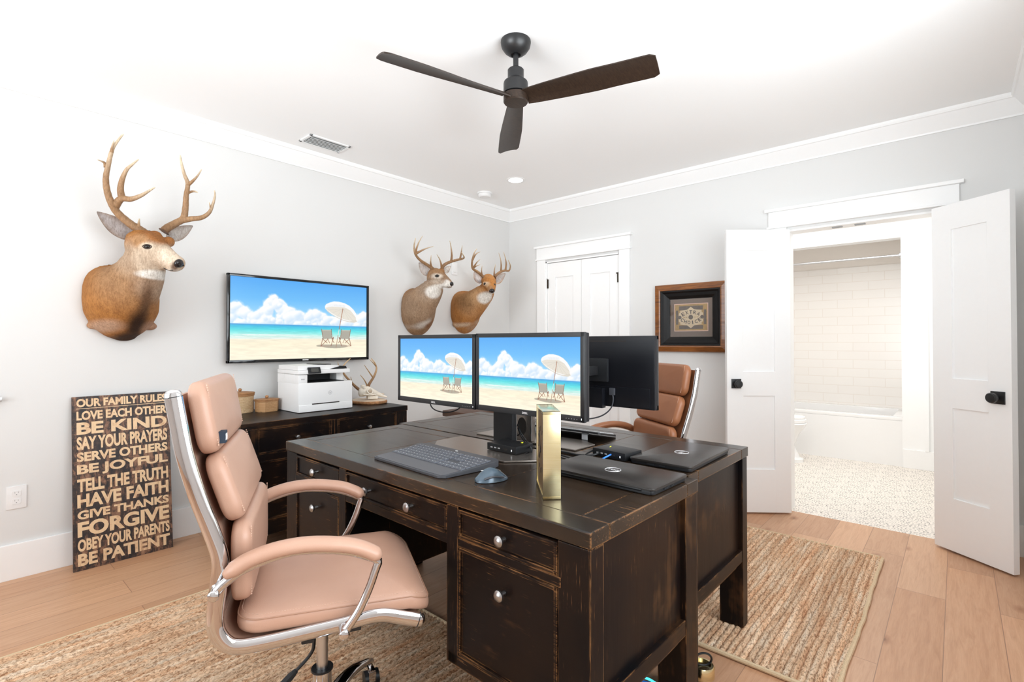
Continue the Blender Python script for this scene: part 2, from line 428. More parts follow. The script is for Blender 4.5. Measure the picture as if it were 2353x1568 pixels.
def m_leather(name, c1, c2, rough=0.38):
    t = NT(name); v = t.coords((1, 1, 1)); n = t.noise(v, 5, 3)
    vo = t.node('ShaderNodeTexVoronoi'); vo.inputs['Scale'].default_value = 420; t.link(v, vo.inputs['Vector'])
    t.set(color=t.ramp(n, [(0.3, c1), (0.7, c2)]), rough=rough, spec=0.45); t.bump(vo.outputs['Distance'], 0.10, 0.001); return t.m
M['leather'] = m_leather('tan_leather', (0.47, 0.275, 0.195), (0.52, 0.315, 0.23))
M['leather2'] = m_leather('cognac_leather', (0.30, 0.115, 0.05), (0.34, 0.135, 0.06))
M['piping'] = plain('tan_piping', (0.40, 0.225, 0.15), 0.5)
M['piping2'] = plain('cognac_piping', (0.16, 0.06, 0.025), 0.5)
M['stitch'] = plain('stitching', (0.62, 0.42, 0.32), 0.7)

def m_jute(name):
    t = NT(name); v = t.coords((1, 1, 1)); ac = t.node('ShaderNodeVertexColor'); ac.layer_name = 'Col'
    w = t.coords((60, 90, 30)); n = t.noise(w, 1.6, 4, 0.7); p = t.noise(t.coords((2.5, 26, 2)), 1.2, 4, 0.7)
    fib = t.noise(t.coords((62, 150, 60), rot=(0, 0, 0.55)), 1.0, 4, 0.8, 0.4)
    c = t.ramp(p, [(0.3, (0.66, 0.35, 0.19)), (0.45, (0.82, 0.54, 0.34)), (0.58, (0.90, 0.68, 0.48)), (0.75, (0.93, 0.82, 0.68))])
    f = t.ramp(fib, [(0.41, (0.34, 0.22, 0.15)), (0.49, (0.97, 0.95, 0.93)), (0.62, (1.12, 1.12, 1.12))])
    c = t.mix(0.75, c, f, 'MULTIPLY')
    c = t.mix(1.0, c, ac.outputs['Color'], 'MULTIPLY')
    t.set(color=c, rough=0.9, spec=0.15); t.bump(t.math('ADD', n, fib), 0.9, 0.006); return t.m
M['jute'] = m_jute('jute_braid')
M['jute_edge'] = plain('jute_binding', (0.62, 0.47, 0.30), 0.9, var=0.1, bump=0.5, scale=200)

def m_brass():
    t = NT('brushed_brass'); v = t.coords((3, 3, 160)); n = t.noise(v, 3, 3)
    t.set(color=t.ramp(n, [(0.3, (0.80, 0.68, 0.38)), (0.7, (0.88, 0.78, 0.50))]), metal=1.0, rough=0.2); return t.m
M['brass'] = m_brass()
def m_blade():
    t = NT('walnut_blade'); n = t.noise(t.coords((3, 60, 60)), 3, 4)
    t.set(color=t.ramp(n, [(0.3, (0.016, 0.009, 0.006)), (0.7, (0.036, 0.021, 0.013))]), rough=0.42, spec=0.35); return t.m
M['blade'] = m_blade()
def m_frame():
    t = NT('stained_frame_wood'); n = t.noise(t.coords((3, 3, 40)), 3, 5, 0.6)
    t.set(color=t.ramp(n, [(0.3, (0.12, 0.035, 0.008)), (0.65, (0.30, 0.105, 0.022))]), rough=0.3, coat=0.4); return t.m
M['frame_wood'] = m_frame()
M['frame_black'] = plain('black_liner', (0.006, 0.005, 0.005), 0.4, spec=0.25, var=0.1)
def m_basket(name, c1, c2):
    t = NT(name); v = t.coords((1, 1, 1), 'Object')
    w = t.node('ShaderNodeTexBrick'); sx = t.node('ShaderNodeSeparateXYZ'); t.link(v, sx.inputs[0]); cb = t.node('ShaderNodeCombineXYZ')
    t.link(t.math('ADD', sx.outputs[0], sx.outputs[1]), cb.inputs[0]); t.link(sx.outputs[2], cb.inputs[1]); t.link(cb.outputs[0], w.inputs['Vector'])
    w.inputs['Scale'].default_value = 1; w.inputs['Brick Width'].default_value = 0.014; w.inputs['Row Height'].default_value = 0.0045; w.inputs['Mortar Size'].default_value = 0.0006
    w.inputs['Color1'].default_value = tuple(c1)+(1,); w.inputs['Color2'].default_value = tuple(c2)+(1,); w.inputs['Mortar'].default_value = (0.22, 0.12, 0.05, 1)
    t.set(color=w.outputs['Color'], rough=0.6); t.bump(t.math('MULTIPLY', w.outputs['Fac'], -1), 0.5, 0.003); return t.m
M['basket'] = m_basket('rattan_weave', (0.72, 0.53, 0.32), (0.58, 0.39, 0.21))
M['basket2'] = m_basket('rattan_weave_dark', (0.55, 0.32, 0.15), (0.46, 0.24, 0.10))
M['rattan'] = plain('rattan_rim', (0.34, 0.165, 0.065), 0.5, var=0.2, scale=50, bump=0.2)

def m_vcol(name, rough=0.7, spec=0.2, fur=0.0, emis=0.0):
    t = NT(name); a = t.node('ShaderNodeVertexColor'); a.layer_name = 'Col'; c = a.outputs['Color']
    if fur:
        n = t.noise(t.coords((60, 60, 17)), 2.0, 5, 0.8, 0.5); n2 = t.noise(t.coords((9, 9, 5)), 2, 4, 0.6, 0.5)
        c = t.mix(0.6, c, t.ramp(n, [(0.38, (0.45, 0.40, 0.36)), (0.58, (1, 1, 1))]), 'MULTIPLY')
        c = t.mix(0.4, c, t.ramp(n2, [(0.35, (0.62, 0.56, 0.52)), (0.6, (1.05, 1.05, 1.05))]), 'MULTIPLY')
        t.bump(n, fur, 0.006)
    if emis: t.set(emis=c, emis_s=emis/2**EXPOSURE, color=(0.01, 0.01, 0.01), rough=rough, spec=spec)
    else: t.set(color=c, rough=rough, spec=spec)
    return t.m
M['fur'] = m_vcol('deer_fur', 0.75, 0.15, fur=0.5)
M['antler'] = m_vcol('antler', 0.5, 0.3, fur=0.25)
M['ear'] = m_vcol('ear_fur', 0.8, 0.1, fur=0.3)
M['screen'] = m_vcol('lit_screen', 0.2, 0.3, emis=1.0)
M['eye'] = plain('glass_eye', (0.006, 0.004, 0.003), 0.05)
M['eyelid'] = plain('dark_eyelid', (0.05, 0.03, 0.02), 0.6)
M['nose'] = plain('deer_nose', (0.015, 0.011, 0.012), 0.25, bump=0.3, scale=150)
def m_sign():
    t = NT('distressed_sign_board'); v = t.coords((1, 1, 1)); n = t.noise(t.coords((13, 13, 3.2)), 1.6, 7, 0.75, 0.6); n2 = t.noise(v, 30, 5, 0.8)
    f = t.math('ADD', t.math('MULTIPLY', n, 0.65), t.math('MULTIPLY', n2, 0.35))
    t.set(color=t.ramp(f, [(0.44, (0.018, 0.015, 0.017)), (0.505, (0.05, 0.03, 0.024)), (0.55, (0.20, 0.10, 0.06)), (0.66, (0.36, 0.20, 0.12))]), rough=0.55); return t.m
def m_letter():
    t = NT('worn_cream_lettering'); v = t.coords((1, 1, 1)); n = t.noise(t.coords((14, 14, 5)), 1.6, 6, 0.75, 0.4); n2 = t.noise(v, 60, 4, 0.8)
    f = t.math('ADD', t.math('MULTIPLY', n, 0.7), t.math('MULTIPLY', n2, 0.3))
    t.set(color=t.ramp(f, [(0.50, (0.78, 0.56, 0.34)), (0.62, (0.60, 0.36, 0.20)), (0.70, (0.25, 0.13, 0.08))]), rough=0.55); return t.m
M['sign'] = m_sign(); M['letter'] = m_letter()
def m_emit(name, color, s):
    t = NT(name); t.set(color=color, emis=color, emis_s=s); return t.m
M['lamp'] = m_emit('lit_lens', (1.0, 0.97, 0.92), 14)
M['cyan_glow'] = m_emit('lit_cyan_cable', (0.10, 0.85, 0.95), 0.9)
M['led'] = m_emit('white_led', (0.9, 0.95, 1.0), 1.5)
def m_glass():
    m = bpy.data.materials.new('clear_glass'); m.use_nodes = True; t = m.node_tree; t.nodes.clear()
    o = t.nodes.new('ShaderNodeOutputMaterial'); g = t.nodes.new('ShaderNodeBsdfGlossy'); tr = t.nodes.new('ShaderNodeBsdfTransparent'); mx = t.nodes.new('ShaderNodeMixShader'); fr = t.nodes.new('ShaderNodeFresnel')
    g.inputs['Roughness'].default_value = 0.02; fr.inputs['IOR'].default_value = 1.45
    t.links.new(fr.outputs[0], mx.inputs[0]); t.links.new(tr.outputs[0], mx.inputs[1]); t.links.new(g.outputs[0], mx.inputs[2]); t.links.new(mx.outputs[0], o.inputs[0]); return m
M['glass'] = m_glass()
# ------------------------------------------------------------------ room shell
H = 2.60; YB = -3.93; XS = -6.0; T = 0.12
OY0, OY1 = -3.548, -2.69                     # bath opening
CY0, CY1 = -1.337, -0.50; DH = 2.01         # closet opening
struct('floor', MB().box((XS-T, YB-T, -0.1), (0.0, T, 0.0)), M['floor'])
struct('floor_bath', MB().box((0.0, -3.75, -0.1), (3.1, -1.4, 0.0)), M['tile'])
struct('ceiling', MB().box((XS-T, YB-T, H), (T, T, H+0.1)), M['ceiling'])
struct('ceiling_bath', MB().box((T, -3.75, H), (3.1, -1.4, H+0.1)), M['ceiling'])
struct('wall_left', MB().box((XS-T, 0, 0), (T, T, H)), M['wall'])
w = MB()
for y0, y1, z0, z1 in ((YB-T, OY0, 0, H), (OY0, OY1, DH, H), (OY1, CY0, 0, H), (CY0, CY1, DH, H), (CY1, 0, 0, H)):
    w.box((0, y0, z0), (T, y1, z1))
w.box((0.08, CY0, 0), (T, CY1, DH))
struct('wall_right', w, M['wall'])
w = MB()
for x0, x1, z0, z1 in ((XS, -3.8, 0, H), (-3.8, -1.6, 0, 0.85), (-3.8, -1.6, 2.35, H), (-1.6, 0, 0, H)):
    w.box((x0, YB-T, z0), (x1, YB, z1))
struct('wall_back', w, M['wall'])
w = MB()
for y0, y1, z0, z1 in ((YB, -3.3, 0, H), (-3.3, -0.7, 0, 0.7), (-3.3, -0.7, 2.4, H), (-0.7, 0, 0, H)):
    w.box((XS-T, y0, z0), (XS, y1, z1))
struct('wall_side', w, M['wall'])
# window frames
w = MB()
for x in (-3.8, -2.725, -1.65): w.box((x, YB-0.09, 0.85), (x+0.05, YB-0.03, 2.35))
for z in (0.85, 1.6, 2.30): w.box((-3.8, YB-0.09, z), (-1.6, YB-0.03, z+0.05))
w.box((-3.88, YB, 0.81), (-1.52, YB+0.04, 0.85))
struct('window_1', w, M['trim'])
w = MB()
for y in (-3.3, -2.46, -1.59, -0.75): w.box((XS-0.09, y, 0.7), (XS-0.03, y+0.05, 2.4))
for z in (0.7, 1.55, 2.35): w.box((XS-0.09, -3.3, z), (XS-0.03, -0.7, z+0.05))
w.box((XS, -3.38, 0.66), (XS+0.04, -0.62, 0.70))
struct('window_2', w, M['trim'])

# crown: flat sprung board with a small bead against the ceiling
def crown(name, a, b, inward, ends=(0, 0)):
    a = Vector(a); b = Vector(b); d = (b-a).normalized(); n = Vector(inward)
    prof = [(0.0, 2.488), (0.012, 2.486), (0.014, 2.496), (0.078, 2.572), (0.086, 2.574), (0.092, 2.584), (0.092, 2.600), (0.0, 2.600)]
    rings = []
    for p, s in ((a, 1), (b, -1)):
        rings.append([Vector((p.x, p.y, 0))+n*o+d*(s*o)+Vector((0, 0, z)) for o, z in prof])
    struct(name, MB().loft(rings), M['trim'])
crown('trim_1', (XS, 0, 0), (0, 0, 0), (0, -1, 0))
crown('trim_2', (0, 0, 0), (0, YB, 0), (-1, 0, 0))
crown('trim_3', (0, YB, 0), (XS, YB, 0), (0, 1, 0))
crown('trim_4', (XS, YB, 0), (XS, 0, 0), (1, 0, 0))
def base(name, segs):
    w = MB()
    for a, b in segs: w.box(a+(0,), b+(0.178,), 0.003); 
    struct(name, w, M['trim'])
base('baseboard_left', [((XS, -0.015), (0, 0))])
base('baseboard_right', [((-0.015, CY1+0.1), (0, -0.016)), ((-0.015, OY1+0.11), (0, CY0-0.105)), ((-0.015, YB+0.016), (0, OY0-0.07))])
base('baseboard_back', [((XS, YB), (0, YB+0.015))])
base('baseboard_bath', [((1.0, -3.56), (2.05, -3.545)), ((2.085, -3.544), (2.10, -3.205))])
def casing(name, y0, y1, wd, head, w0=None):
    w = MB(); w0 = wd if w0 is None else w0
    w.box((-0.02, y0-w0, 0), (0, y0, DH+0.02), 0.002); w.box((-0.02, y1, 0), (0, y1+wd, DH+0.02), 0.002)
    w.box((-0.03, y0-w0-0.015, DH+0.02), (0, y1+wd+0.015, DH+0.035), 0.003)
    w.box((-0.022, y0-w0-0.004, DH+0.035), (0, y1+wd+0.004, head-0.022), 0.002)
    w.box((-0.045, y0-w0-0.025, head-0.022), (0, y1+wd+0.025, head), 0.004)
    # jamb lining
    w.box((-0.005, y0-0.001, 0), (T+0.002, y0+0.012, DH)); w.box((-0.005, y1-0.012, 0), (T+0.002, y1+0.001, DH)); w.box((-0.005, y0, DH-0.012), (T+0.002, y1, DH+0.001))
    struct(name, w, M['trim'])
casing('trim_5', CY0, CY1, 0.103, 2.172)
casing('trim_6', OY0, OY1, 0.115, 2.172, 0.067)

def panel_door(wd, ht, th, stile=0.11, panels=((0.30, 0.815), (0.985, 1.84))):
    """leaf in local x 0..wd, y -th/2..th/2, z 0..ht, both faces panelled"""
    w = MB(); h = th/2
    w.box((0, -h, 0), (stile, h, ht), 0.0015); w.box((wd-stile, -h, 0), (wd, h, ht), 0.0015)
    zs = [0]+[z for p in panels for z in p]+[ht]
    for i in range(0, len(zs), 2): w.box((stile-0.001, -h, zs[i]), (wd-stile+0.001, h, zs[i+1]), 0.0015)
    for z0, z1 in panels:
        w.box((stile-0.005, -h+0.011, z0-0.005), (wd-stile+0.005, h-0.011, z1+0.005))
    return w
def leaf(name, A, B, th=0.036, z0=0.012, ht=1.985, knob_sides=(1,), kz=0.90):
    A = Vector(A); B = Vector(B); L = (B-A).length; ang = math.atan2(B.y-A.y, B.x-A.x)
    o = panel_door(L, ht, th).build(name, M['trim'], smooth=False, kind='structure')
    o.location = (A.x, A.y, z0); o.rotation_euler = (0, 0, ang)
    for s in knob_sides:
        k = MB(); x = L-0.062
        k.box((x-0.033, s*th/2, kz-0.033), (x+0.033, s*(th/2+0.007), kz+0.033), 0.0015)
        Mt = Matrix.Translation((x, s*(th/2+0.006), kz)) @ Matrix.Rotation(-s*PI/2, 4, 'X')
        k.lathe([(0.012, 0), (0.011, 0.018), (0.020, 0.024), (0.026, 0.030), (0.027, 0.044), (0.022, 0.050), (0.004, 0.051)], 24, Mt)
        k.build('door_knob', M['black_metal'], o)
    return o
d2 = leaf('door_2', (-0.078, -2.716), (-0.357, -2.377), knob_sides=(1, -1))
pB = at(2337, 1322, 2, 0.012); pA = at(2154, 1250, 2, 0.012)
d3 = leaf('door_3', (pA.x, pA.y), (pB.x, pB.y), th=0.038, knob_sides=(1, -1))
# closed closet pair
for nm, y0, y1 in (('door_1', CY1-0.014, (CY0+CY1)/2+0.0015), ('door_4', CY0+0.014, (CY0+CY1)/2-0.0015)):
    L = abs(y1-y0)
    o = panel_door(L, DH-0.024, 0.035, 0.095).build(nm, M['trim'], smooth=False, kind='structure')
    o.location = (0.025, y0, 0.008); o.rotation_euler = (0, 0, -PI/2 if y1 < y0 else PI/2)
    for z in (1.78, 0.25):
        k = MB(); k.cyl((0.0, 0, z-0.045), (0.0, 0, z+0.045), 0.006, n=10); k.box((0.0, -0.004, z-0.045), (0.02, 0.004, z+0.045))
        k.box((0, -0.004, z+0.036), ((-0.03 if y1 < y0 else 0.03), 0.004, z+0.044)); k.ball(((-0.028 if y1 < y0 else 0.028), 0, z+0.040), 0.006, 8, 6); k.ball((0, 0, z+0.05), 0.007, 8, 6)
        hg = k.build('hinge', M['hinge'], o); hg.location = (-0.006, (0.024 if y1 > y0 else -0.024), 0)
    
# ball catches under the bath door head
w = MB(); w.box((0.03, -3.02, DH-0.018), (0.055, -2.96, DH-0.011)); w.box((0.03, -3.15, DH-0.018), (0.055, -3.09, DH-0.011))
struct('trim_7', w, M['grey_slot'])

# ------------------------------------------------------------------ bathroom
BX = 2.95
struct('wall_bath_far', MB().box((BX, -3.75, 0), (BX+T, -1.4, H)), M['bathwall'])
struct('wall_bath_tile', MB().box((BX-0.01, -3.2, 0.45), (BX, -1.4, 2.07)), M['subway'])
struct('wall_bath_right', MB().box((T, -3.56-T, 0), (2.10, -3.56, H)).box((2.10, -3.75, 0), (BX, -3.20, H)), M['trim'])
struct('wall_bath_left', MB().box((T, -1.4, 0), (BX+T, -1.3, H)), M['bathwall'])
struct('trim_8', MB().box((2.08, -3.40, 0.178), (2.10, -3.37, 2.2)).box((2.075, -3.545, 0.0), (2.099, -3.44, 2.2)), M['trim'])
struct('trim_9', MB().box((2.10, -3.2, 2.22), (2.25, -1.4, 2.60)), M['trim'])
# bath tub
tub = empty('bathtub', (2.12, -3.2, 0), label='white alcove bathtub against the tiled wall', cat='bathtub')
w = MB().box((0, 0, 0.0), (0.05, 1.78, 0.44)); w.box((0.0, 0, 0.44), (0.09, 1.78, 0.475), 0.01)
w.box((0.74, 0, 0.30), (0.815, 1.78, 0.475), 0.008); w.box((0.09, 0, 0.30), (0.74, 0.08, 0.475), 0.008); w.box((0.09, 1.70, 0.30), (0.74, 1.78, 0.475), 0.008)
w.box((0.05, 0.02, 0.05), (0.78, 1.76, 0.12))
w.build('tub_shell', M['porcelain'], tub)
w = MB().cyl((2.17, -3.20, 2.055), (2.17, -1.4, 2.055), 0.012, n=12); w.cyl((2.17, -3.20, 2.055), (2.17, -3.185, 2.055), 0.03)
tag(w.build('shower_rod', M['steel']), 'thin shower curtain rod spanning above the bathtub', 'shower rod')
# shower head on the left side of the alcove
sh = empty('shower_fixture', (2.55, -2.1, 1.9), label='shower head on its arm above the bathtub', cat='shower head')
pS = at(1822, 640, 0, 2.55)
sh.location = (2.55, pS.y+0.05, pS.z)
MB().tube(catmull([(0, -1.40-sh.location.y, 0.08), (0, 0.30, 0.10), (0, 0.12, 0.06), (0, 0.05, 0.02)]), 0.010).build('shower_arm', M['steel'], sh)
MB().lathe([(0.012, 0.03), (0.02, 0.02), (0.07, -0.012), (0.075, -0.02), (0.06, -0.024)], 24, Matrix.Translation((0, 0.04, 0)) @ Matrix.Rotation(math.radians(-25), 4, 'X')).build('spray_plate', M['steel'], sh)
# toilet
pt0 = at(1850, 1063, 2, 0.0)
tl = empty('toilet', (pt0.x, -2.44, 0), label='white toilet beside the bathtub, half hidden by the open door', cat='toilet')
def oval(cx, cy, rx, ry, z, n=24, sq=2.4):
    return [Vector((cx+rx*math.copysign(abs(math.cos(a))**(2/sq), math.cos(a)), cy+ry*math.copysign(abs(math.sin(a))**(2/sq), math.sin(a)), z)) for a in [2*PI*k/n for k in range(n)]]
MB().loft([oval(0, .25, .125, .25, 0), oval(0, .25, .125, .25, .03), oval(0, .26, .105, .225, .045), oval(0, .28, .09, .20, .16), oval(0, .27, .12, .23, .27), oval(0, .25, .165, .27, .36), oval(0, .25, .178, .28, .385), oval(0, .25, .175, .275, .395)]).build('bowl', M['porcelain'], tl)
MB().loft([oval(0, .26, .18, .285, .398), oval(0, .26, .18, .285, .425), oval(0, .26, .17, .275, .432)]).build('seat', M['porcelain'], tl)
MB().loft([oval(0, .265, .177, .28, .434), oval(0, .265, .177, .28, .452), oval(0, .265, .15, .25, .462)]).build('lid', M['porcelain'], tl)
MB().box((-0.21, 0.52, 0.38), (0.21, 0.70, 0.74), 0.02).box((-0.22, 0.51, 0.74), (0.22, 0.71, 0.765), 0.008).build('tank', M['porcelain'], tl)

# ------------------------------------------------------------------ ceiling things
fan = empty('ceiling_fan', (-2.278, -2.079, 2.60), label='dark three-blade ceiling fan hanging over the desks', cat='ceiling fan')
MB().lathe([(0.069, 0), (0.070, -0.008), (0.066, -0.028), (0.054, -0.046), (0.040, -0.058), (0.030, -0.064), (0.024, -0.066), (0.020, -0.058)][::-1], 40).build('canopy', M['black_metal'], fan)
MB().cyl((0, 0, -0.145), (0, 0, -0.05), 0.0125).build('downrod', M['black_metal'], fan)
MB().lathe([(0.012, -0.130), (0.034, -0.132), (0.0375, -0.136), (0.0375, -0.172), (0.042, -0.182), (0.055, -0.192), (0.057, -0.200), (0.057, -0.245), (0.045, -0.247)], 40).build('motor_housing', M['black_metal'], fan)
MB().lathe([(0.045, -0.249), (0.057, -0.251), (0.057, -0.284), (0.053, -0.289), (0.003, -0.290)], 40).build('hub_cap', M['blade'], fan)
def blade(ang):
    n = 26; rings = []
    for i in range(n+1):
        t = i/n; r = 0.05+0.592*t
        hw = lerp(0.040, 0.062, min(1, t/0.55)**0.8) if t < 0.55 else 0.062
        if t > 0.95: hw *= 0.80+0.20*math.sqrt(max(0.0, 1-((t-0.95)/0.05)**2))
        tw = -math.radians(lerp(24, 15, min(1, t*1.4)))
        cam_ = lerp(0.010, 0.005, t); ring = []
        for j in range(9):
            q = -1+2*j/8; ring.append((q*hw, cam_*(1-q*q)+0.003))
        for j in range(8, -1, -1):
            q = -1+2*j/8; ring.append((q*hw, cam_*(1-q*q)-0.003))
        rings.append([Vector((r, y*math.cos(tw)-z*math.sin(tw), -0.268+y*math.sin(tw)+z*math.cos(tw))) for y, z in ring])
    MB().loft(rings).build('blade', M['blade'], fan, M=Matrix.Rotation(ang, 4, 'Z'), angle=50)
A0 = math.radians(45)
for k in range(3): blade(A0+2*PI*k/3)

rl = empty('recessed_light', (-0.77, -0.764, H), label='lit round recessed light in the ceiling near the corner', cat='ceiling light')
MB().lathe([(0.05, -0.002), (0.078, -0.004), (0.082, -0.001), (0.082, 0.0)], 32, cap=False).build('trim_ring', M['white_metal'], rl)
MB().lathe([(0.001, -0.003), (0.062, -0.003), (0.062, -0.002)], 32).build('lens', M['lamp'], rl)
ld = bpy.data.lights.new('recessed_glow', 'SPOT'); ld.energy = 12; ld.spot_size = 2.4; ld.spot_blend = 0.8; ld.shadow_soft_size = 0.05; ld.color = (1, 0.95, 0.88)
lo = bpy.data.objects.new('recessed_glow', ld); COL.objects.link(lo); lo.location = (0, 0, -0.02); lo.parent = rl
sd = empty('smoke_detector', (-0.68, -0.30, H), label='round white smoke detector on the ceiling by the crown moulding', cat='smoke detector')
MB().lathe([(0.07, 0), (0.07, -0.012), (0.064, -0.014)], 32).build('base', M['white_plastic'], sd)
MB().lathe([(0.060, -0.012), (0.058, -0.034), (0.05, -0.042), (0.01, -0.046)], 32).build('cover', M['white_plastic'], sd)
vt = empty('ceiling_vent', (-2.26, -0.29, H), label='white louvred air vent in the ceiling near the left wall', cat='air vent')
w = MB()
for a, b in (((-0.15, -0.085), (0.15, -0.066)), ((-0.15, 0.066), (0.15, 0.085)), ((-0.15, -0.085), (-0.131, 0.085)), ((0.131, -0.085), (0.15, 0.085))):
    w.box(a+(-0.008,), b+(0.0,), 0.002)
w.build('frame', M['white_metal'], vt)
MB().box((-0.131, -0.066, -0.002), (0.131, 0.066, 0.0)).build('backing', M['grey_slot'], vt)
for k in range(6):
    y = -0.055+0.022*k
    MB().box((-0.13, -0.0095, -0.0008), (0.13, 0.0095, 0.0008), M=Matrix.Translation((0, y, -0.012)) @ Matrix.Rotation(math.radians(35), 4, 'X')).build('louver', M['white_metal'], vt)

# wall plates
def plate_thing(name, loc, wd, ht, label, cat, outlets=True):
    o = empty(name, loc, 0, label, cat)
    MB().box((-wd/2, -0.006, -ht/2), (wd/2, 0, ht/2), 0.002).build('cover_plate', M['white_plastic'], o)
    if outlets:
        for z in (0.02, -0.02):
            w = MB().prism(rrect(-0.017, -0.0135, 0.017, 0.0135, 0.008), 0, 0.003, Matrix.Translation((0, -0.005, z)) @ Matrix.Rotation(PI/2, 4, 'X'))
            s_ = w.build('socket', M['white_plastic'], o)
            MB().box((-0.007, -0.0086, z+0.001), (-0.0055, -0.0079, z+0.008)).box((0.0055, -0.0086, z+0.001), (0.007, -0.0079, z+0.008)).box((-0.002, -0.0086, z-0.008), (0.002, -0.0079, z-0.004)).build('slots', M['grey_slot'], s_)
    else:
        MB().box((-0.017, -0.010, -0.033), (0.017, -0.006, 0.033), 0.002).build('rocker', M['white_plastic'], o)
    return o
plate_thing('wall_outlet', (-3.77, 0, 0.412), 0.075, 0.115, 'white duplex outlet low on the left wall near the lettered sign', 'outlet')
plate_thing('switch_plate', (-0.788, 0, 1.905), 0.07, 0.115, 'white plate on the wall between the two far deer heads', 'wall plate', False)
pk = wl_(0, 918, 0.01)
w = MB().box((pk.x-0.06, -0.03, pk.z-0.011), (pk.x+0.006, -0.012, pk.z+0.011), 0.003).box((pk.x-0.06, -0.012, pk.z-0.011), (pk.x-0.04, 0, pk.z+0.011))
tag(w.build('door_lever', M['steel']), 'tip of a grey metal lever at the far left edge of the wall', 'door handle')
# ------------------------------------------------------------------ desks
def knob(parent, loc, direction, r=0.0155):
    Mk = Matrix.Translation(loc) @ Vector(direction).to_track_quat('Z', 'Y').to_matrix().to_4x4()
    return MB().lathe([(0.007, 0), (0.0065, 0.008), (0.006, 0.013), (0.011, 0.016), (r, 0.021), (r, 0.026), (0.011, 0.031), (0.003, 0.033)], 24, Mk).build('knob', M['pewter'], parent)
def front(parent, name, x, y0, y1, z0, z1, knobs, knob_r=0.0155, wood='wood_y', sgn=-1, ax=0):
    """drawer or door front set in a moulded rebate; x = outer face position, looking along sgn*x"""
    def P(u, y, z): return (u, y, z) if ax == 0 else (y, u, z)
    s = sgn; w = MB(); m = 0.010
    w.box(P(x-s*0.004, y0+m, z0+m), P(x-s*0.022, y1-m, z1-m), 0.002)
    p = w.build(name, M[wood], parent, smooth=False)
    f = MB()
    for a, b in (((y0, z0), (y1, z0+m)), ((y0, z1-m), (y1, z1)), ((y0, z0), (y0+m, z1)), ((y1-m, z0), (y1, z1))):
        f.box(P(x+s*0.003, a[0], a[1]), P(x-s*0.012, b[0], b[1]), 0.003)
    f.build('moulding', M[wood], p, smooth=False)
    d = (s, 0, 0) if ax == 0 else (0, s, 0)
    for (y, z) in knobs: knob(p, P(x-s*0.004, y, z), d, knob_r)
    return p
def make_desk(label):
    t = empty('writing_desk', (0, 0, 0), 0, label, 'desk')
    X, Y, Z = 0.3125, 0.81, 0.76; th = 0.040
    # top: border boards and three inset panels
    w = MB(); b = 0.085; g = 0.0011; z0 = Z-th
    w.box((-X, -Y, z0), (-X+b-g, Y, Z), 0.004); w.box((X-b+g, -Y, z0), (X, Y, Z), 0.004)
    w.box((-X+b, -Y, z0), (X-b, -Y+b-g, Z), 0.004); w.box((-X+b, Y-b+g, z0), (X-b, Y, Z), 0.004)
    ys = (-Y+b, -0.335, 0.325, Y-b)
    for i in range(3): w.box((-X+b+g*0, ys[i]+g, z0), (X-b-g*0, ys[i+1]-g, Z-0.0006), 0.0012)
    w.box((-X+0.02, -Y+0.02, z0-0.004), (X-0.02, Y-0.02, z0+0.02))
    w.build('desk_top', M['wood_top'], t, smooth=False)
    px, py = 0.062, 0.10
    for sx in (-1, 1):
        for sy in (-1, 1):
            a = (sx*X, sy*Y, 0.0); c = (sx*(X-px if sx < 0 else X-0.088), sy*(Y-py), z0-0.003)
            a = (sx*(X-0.004), sy*(Y-0.004), 0.0145 if sx < 0 else 0.0)
            MB().box(a, c, 0.003).build('leg', M['wood_z'], t, smooth=False)
    for sy in (-1, 1):
        yo = sy*(Y-0.006)
        MB().box((-X+0.05, sy*(Y-0.022), 0.31), (X-0.07, sy*(Y-0.034), z0-0.002)).build('side_panel', M['wood_z'], t, smooth=False)
        MB().box((-X+0.055, yo, 0.290), (X-0.08, sy*(Y-0.035), 0.338), 0.003).build('side_rail', M['wood_x'], t, smooth=False)
        # pedestal inner side and its inner post
        yi = sy*0.295
        MB().box((-X+0.03, yi, 0.255), (X-0.02, sy*0.307, z0-0.002)).build('inner_panel', M['wood_z'], t, smooth=False)
        MB().box((-X+0.002, yi, 0.25), (-X+0.05, sy*0.345, z0-0.002), 0.002).build('inner_post', M['wood_z'], t, smooth=False)
        MB().box((-X+0.002, sy*0.30, 0.250), (-X+0.05, sy*(Y-py+0.01), 0.285), 0.003).build('bottom_rail', M['wood_y'], t, smooth=False)
        MB().box((-X+0.02, sy*0.30, 0.256), (X-0.02, sy*(Y-0.03), 0.268)).build('pedestal_floor', M['wood_y'], t, smooth=False)
        MB().box((-X+0.003, sy*0.335, 0.602), (-X+0.045, sy*(Y-py+0.01), 0.628), 0.0025).build('rail', M['wood_y'], t, smooth=False)
        y0, y1 = sorted((sy*0.345, sy*(Y-py)))
        front(t, 'drawer', -X+0.004, y0, y1, 0.629, 0.712, [((y0+y1)/2, 0.6705)])
        front(t, 'door', -X+0.004, y0, y1, 0.286, 0.601, [((y0+y1)/2, 0.525)])
    MB().box((-X+0.003, -0.30, 0.598), (-X+0.045, 0.30, 0.628), 0.0025).build('rail', M['wood_y'], t, smooth=False)
    front(t, 'drawer', -X+0.004, -0.295, 0.295, 0.629, 0.712, [(-0.115, 0.6705), (0.135, 0.6705)])
    MB().box((-X+0.02, -0.30, 0.70), (X-0.02, 0.30, z0-0.001)).box((-X+0.02, -0.30, 0.60), (X-0.02, 0.30, 0.612)).build('drawer_case', M['wood_y'], t, smooth=False)
    MB().box((X-0.022, -0.72, 0.30), (X-0.008, 0.72, z0-0.002)).build('back_panel', M['wood_y'], t, smooth=False)
    return t
RZ = 0.018    # rug thickness under desk feet
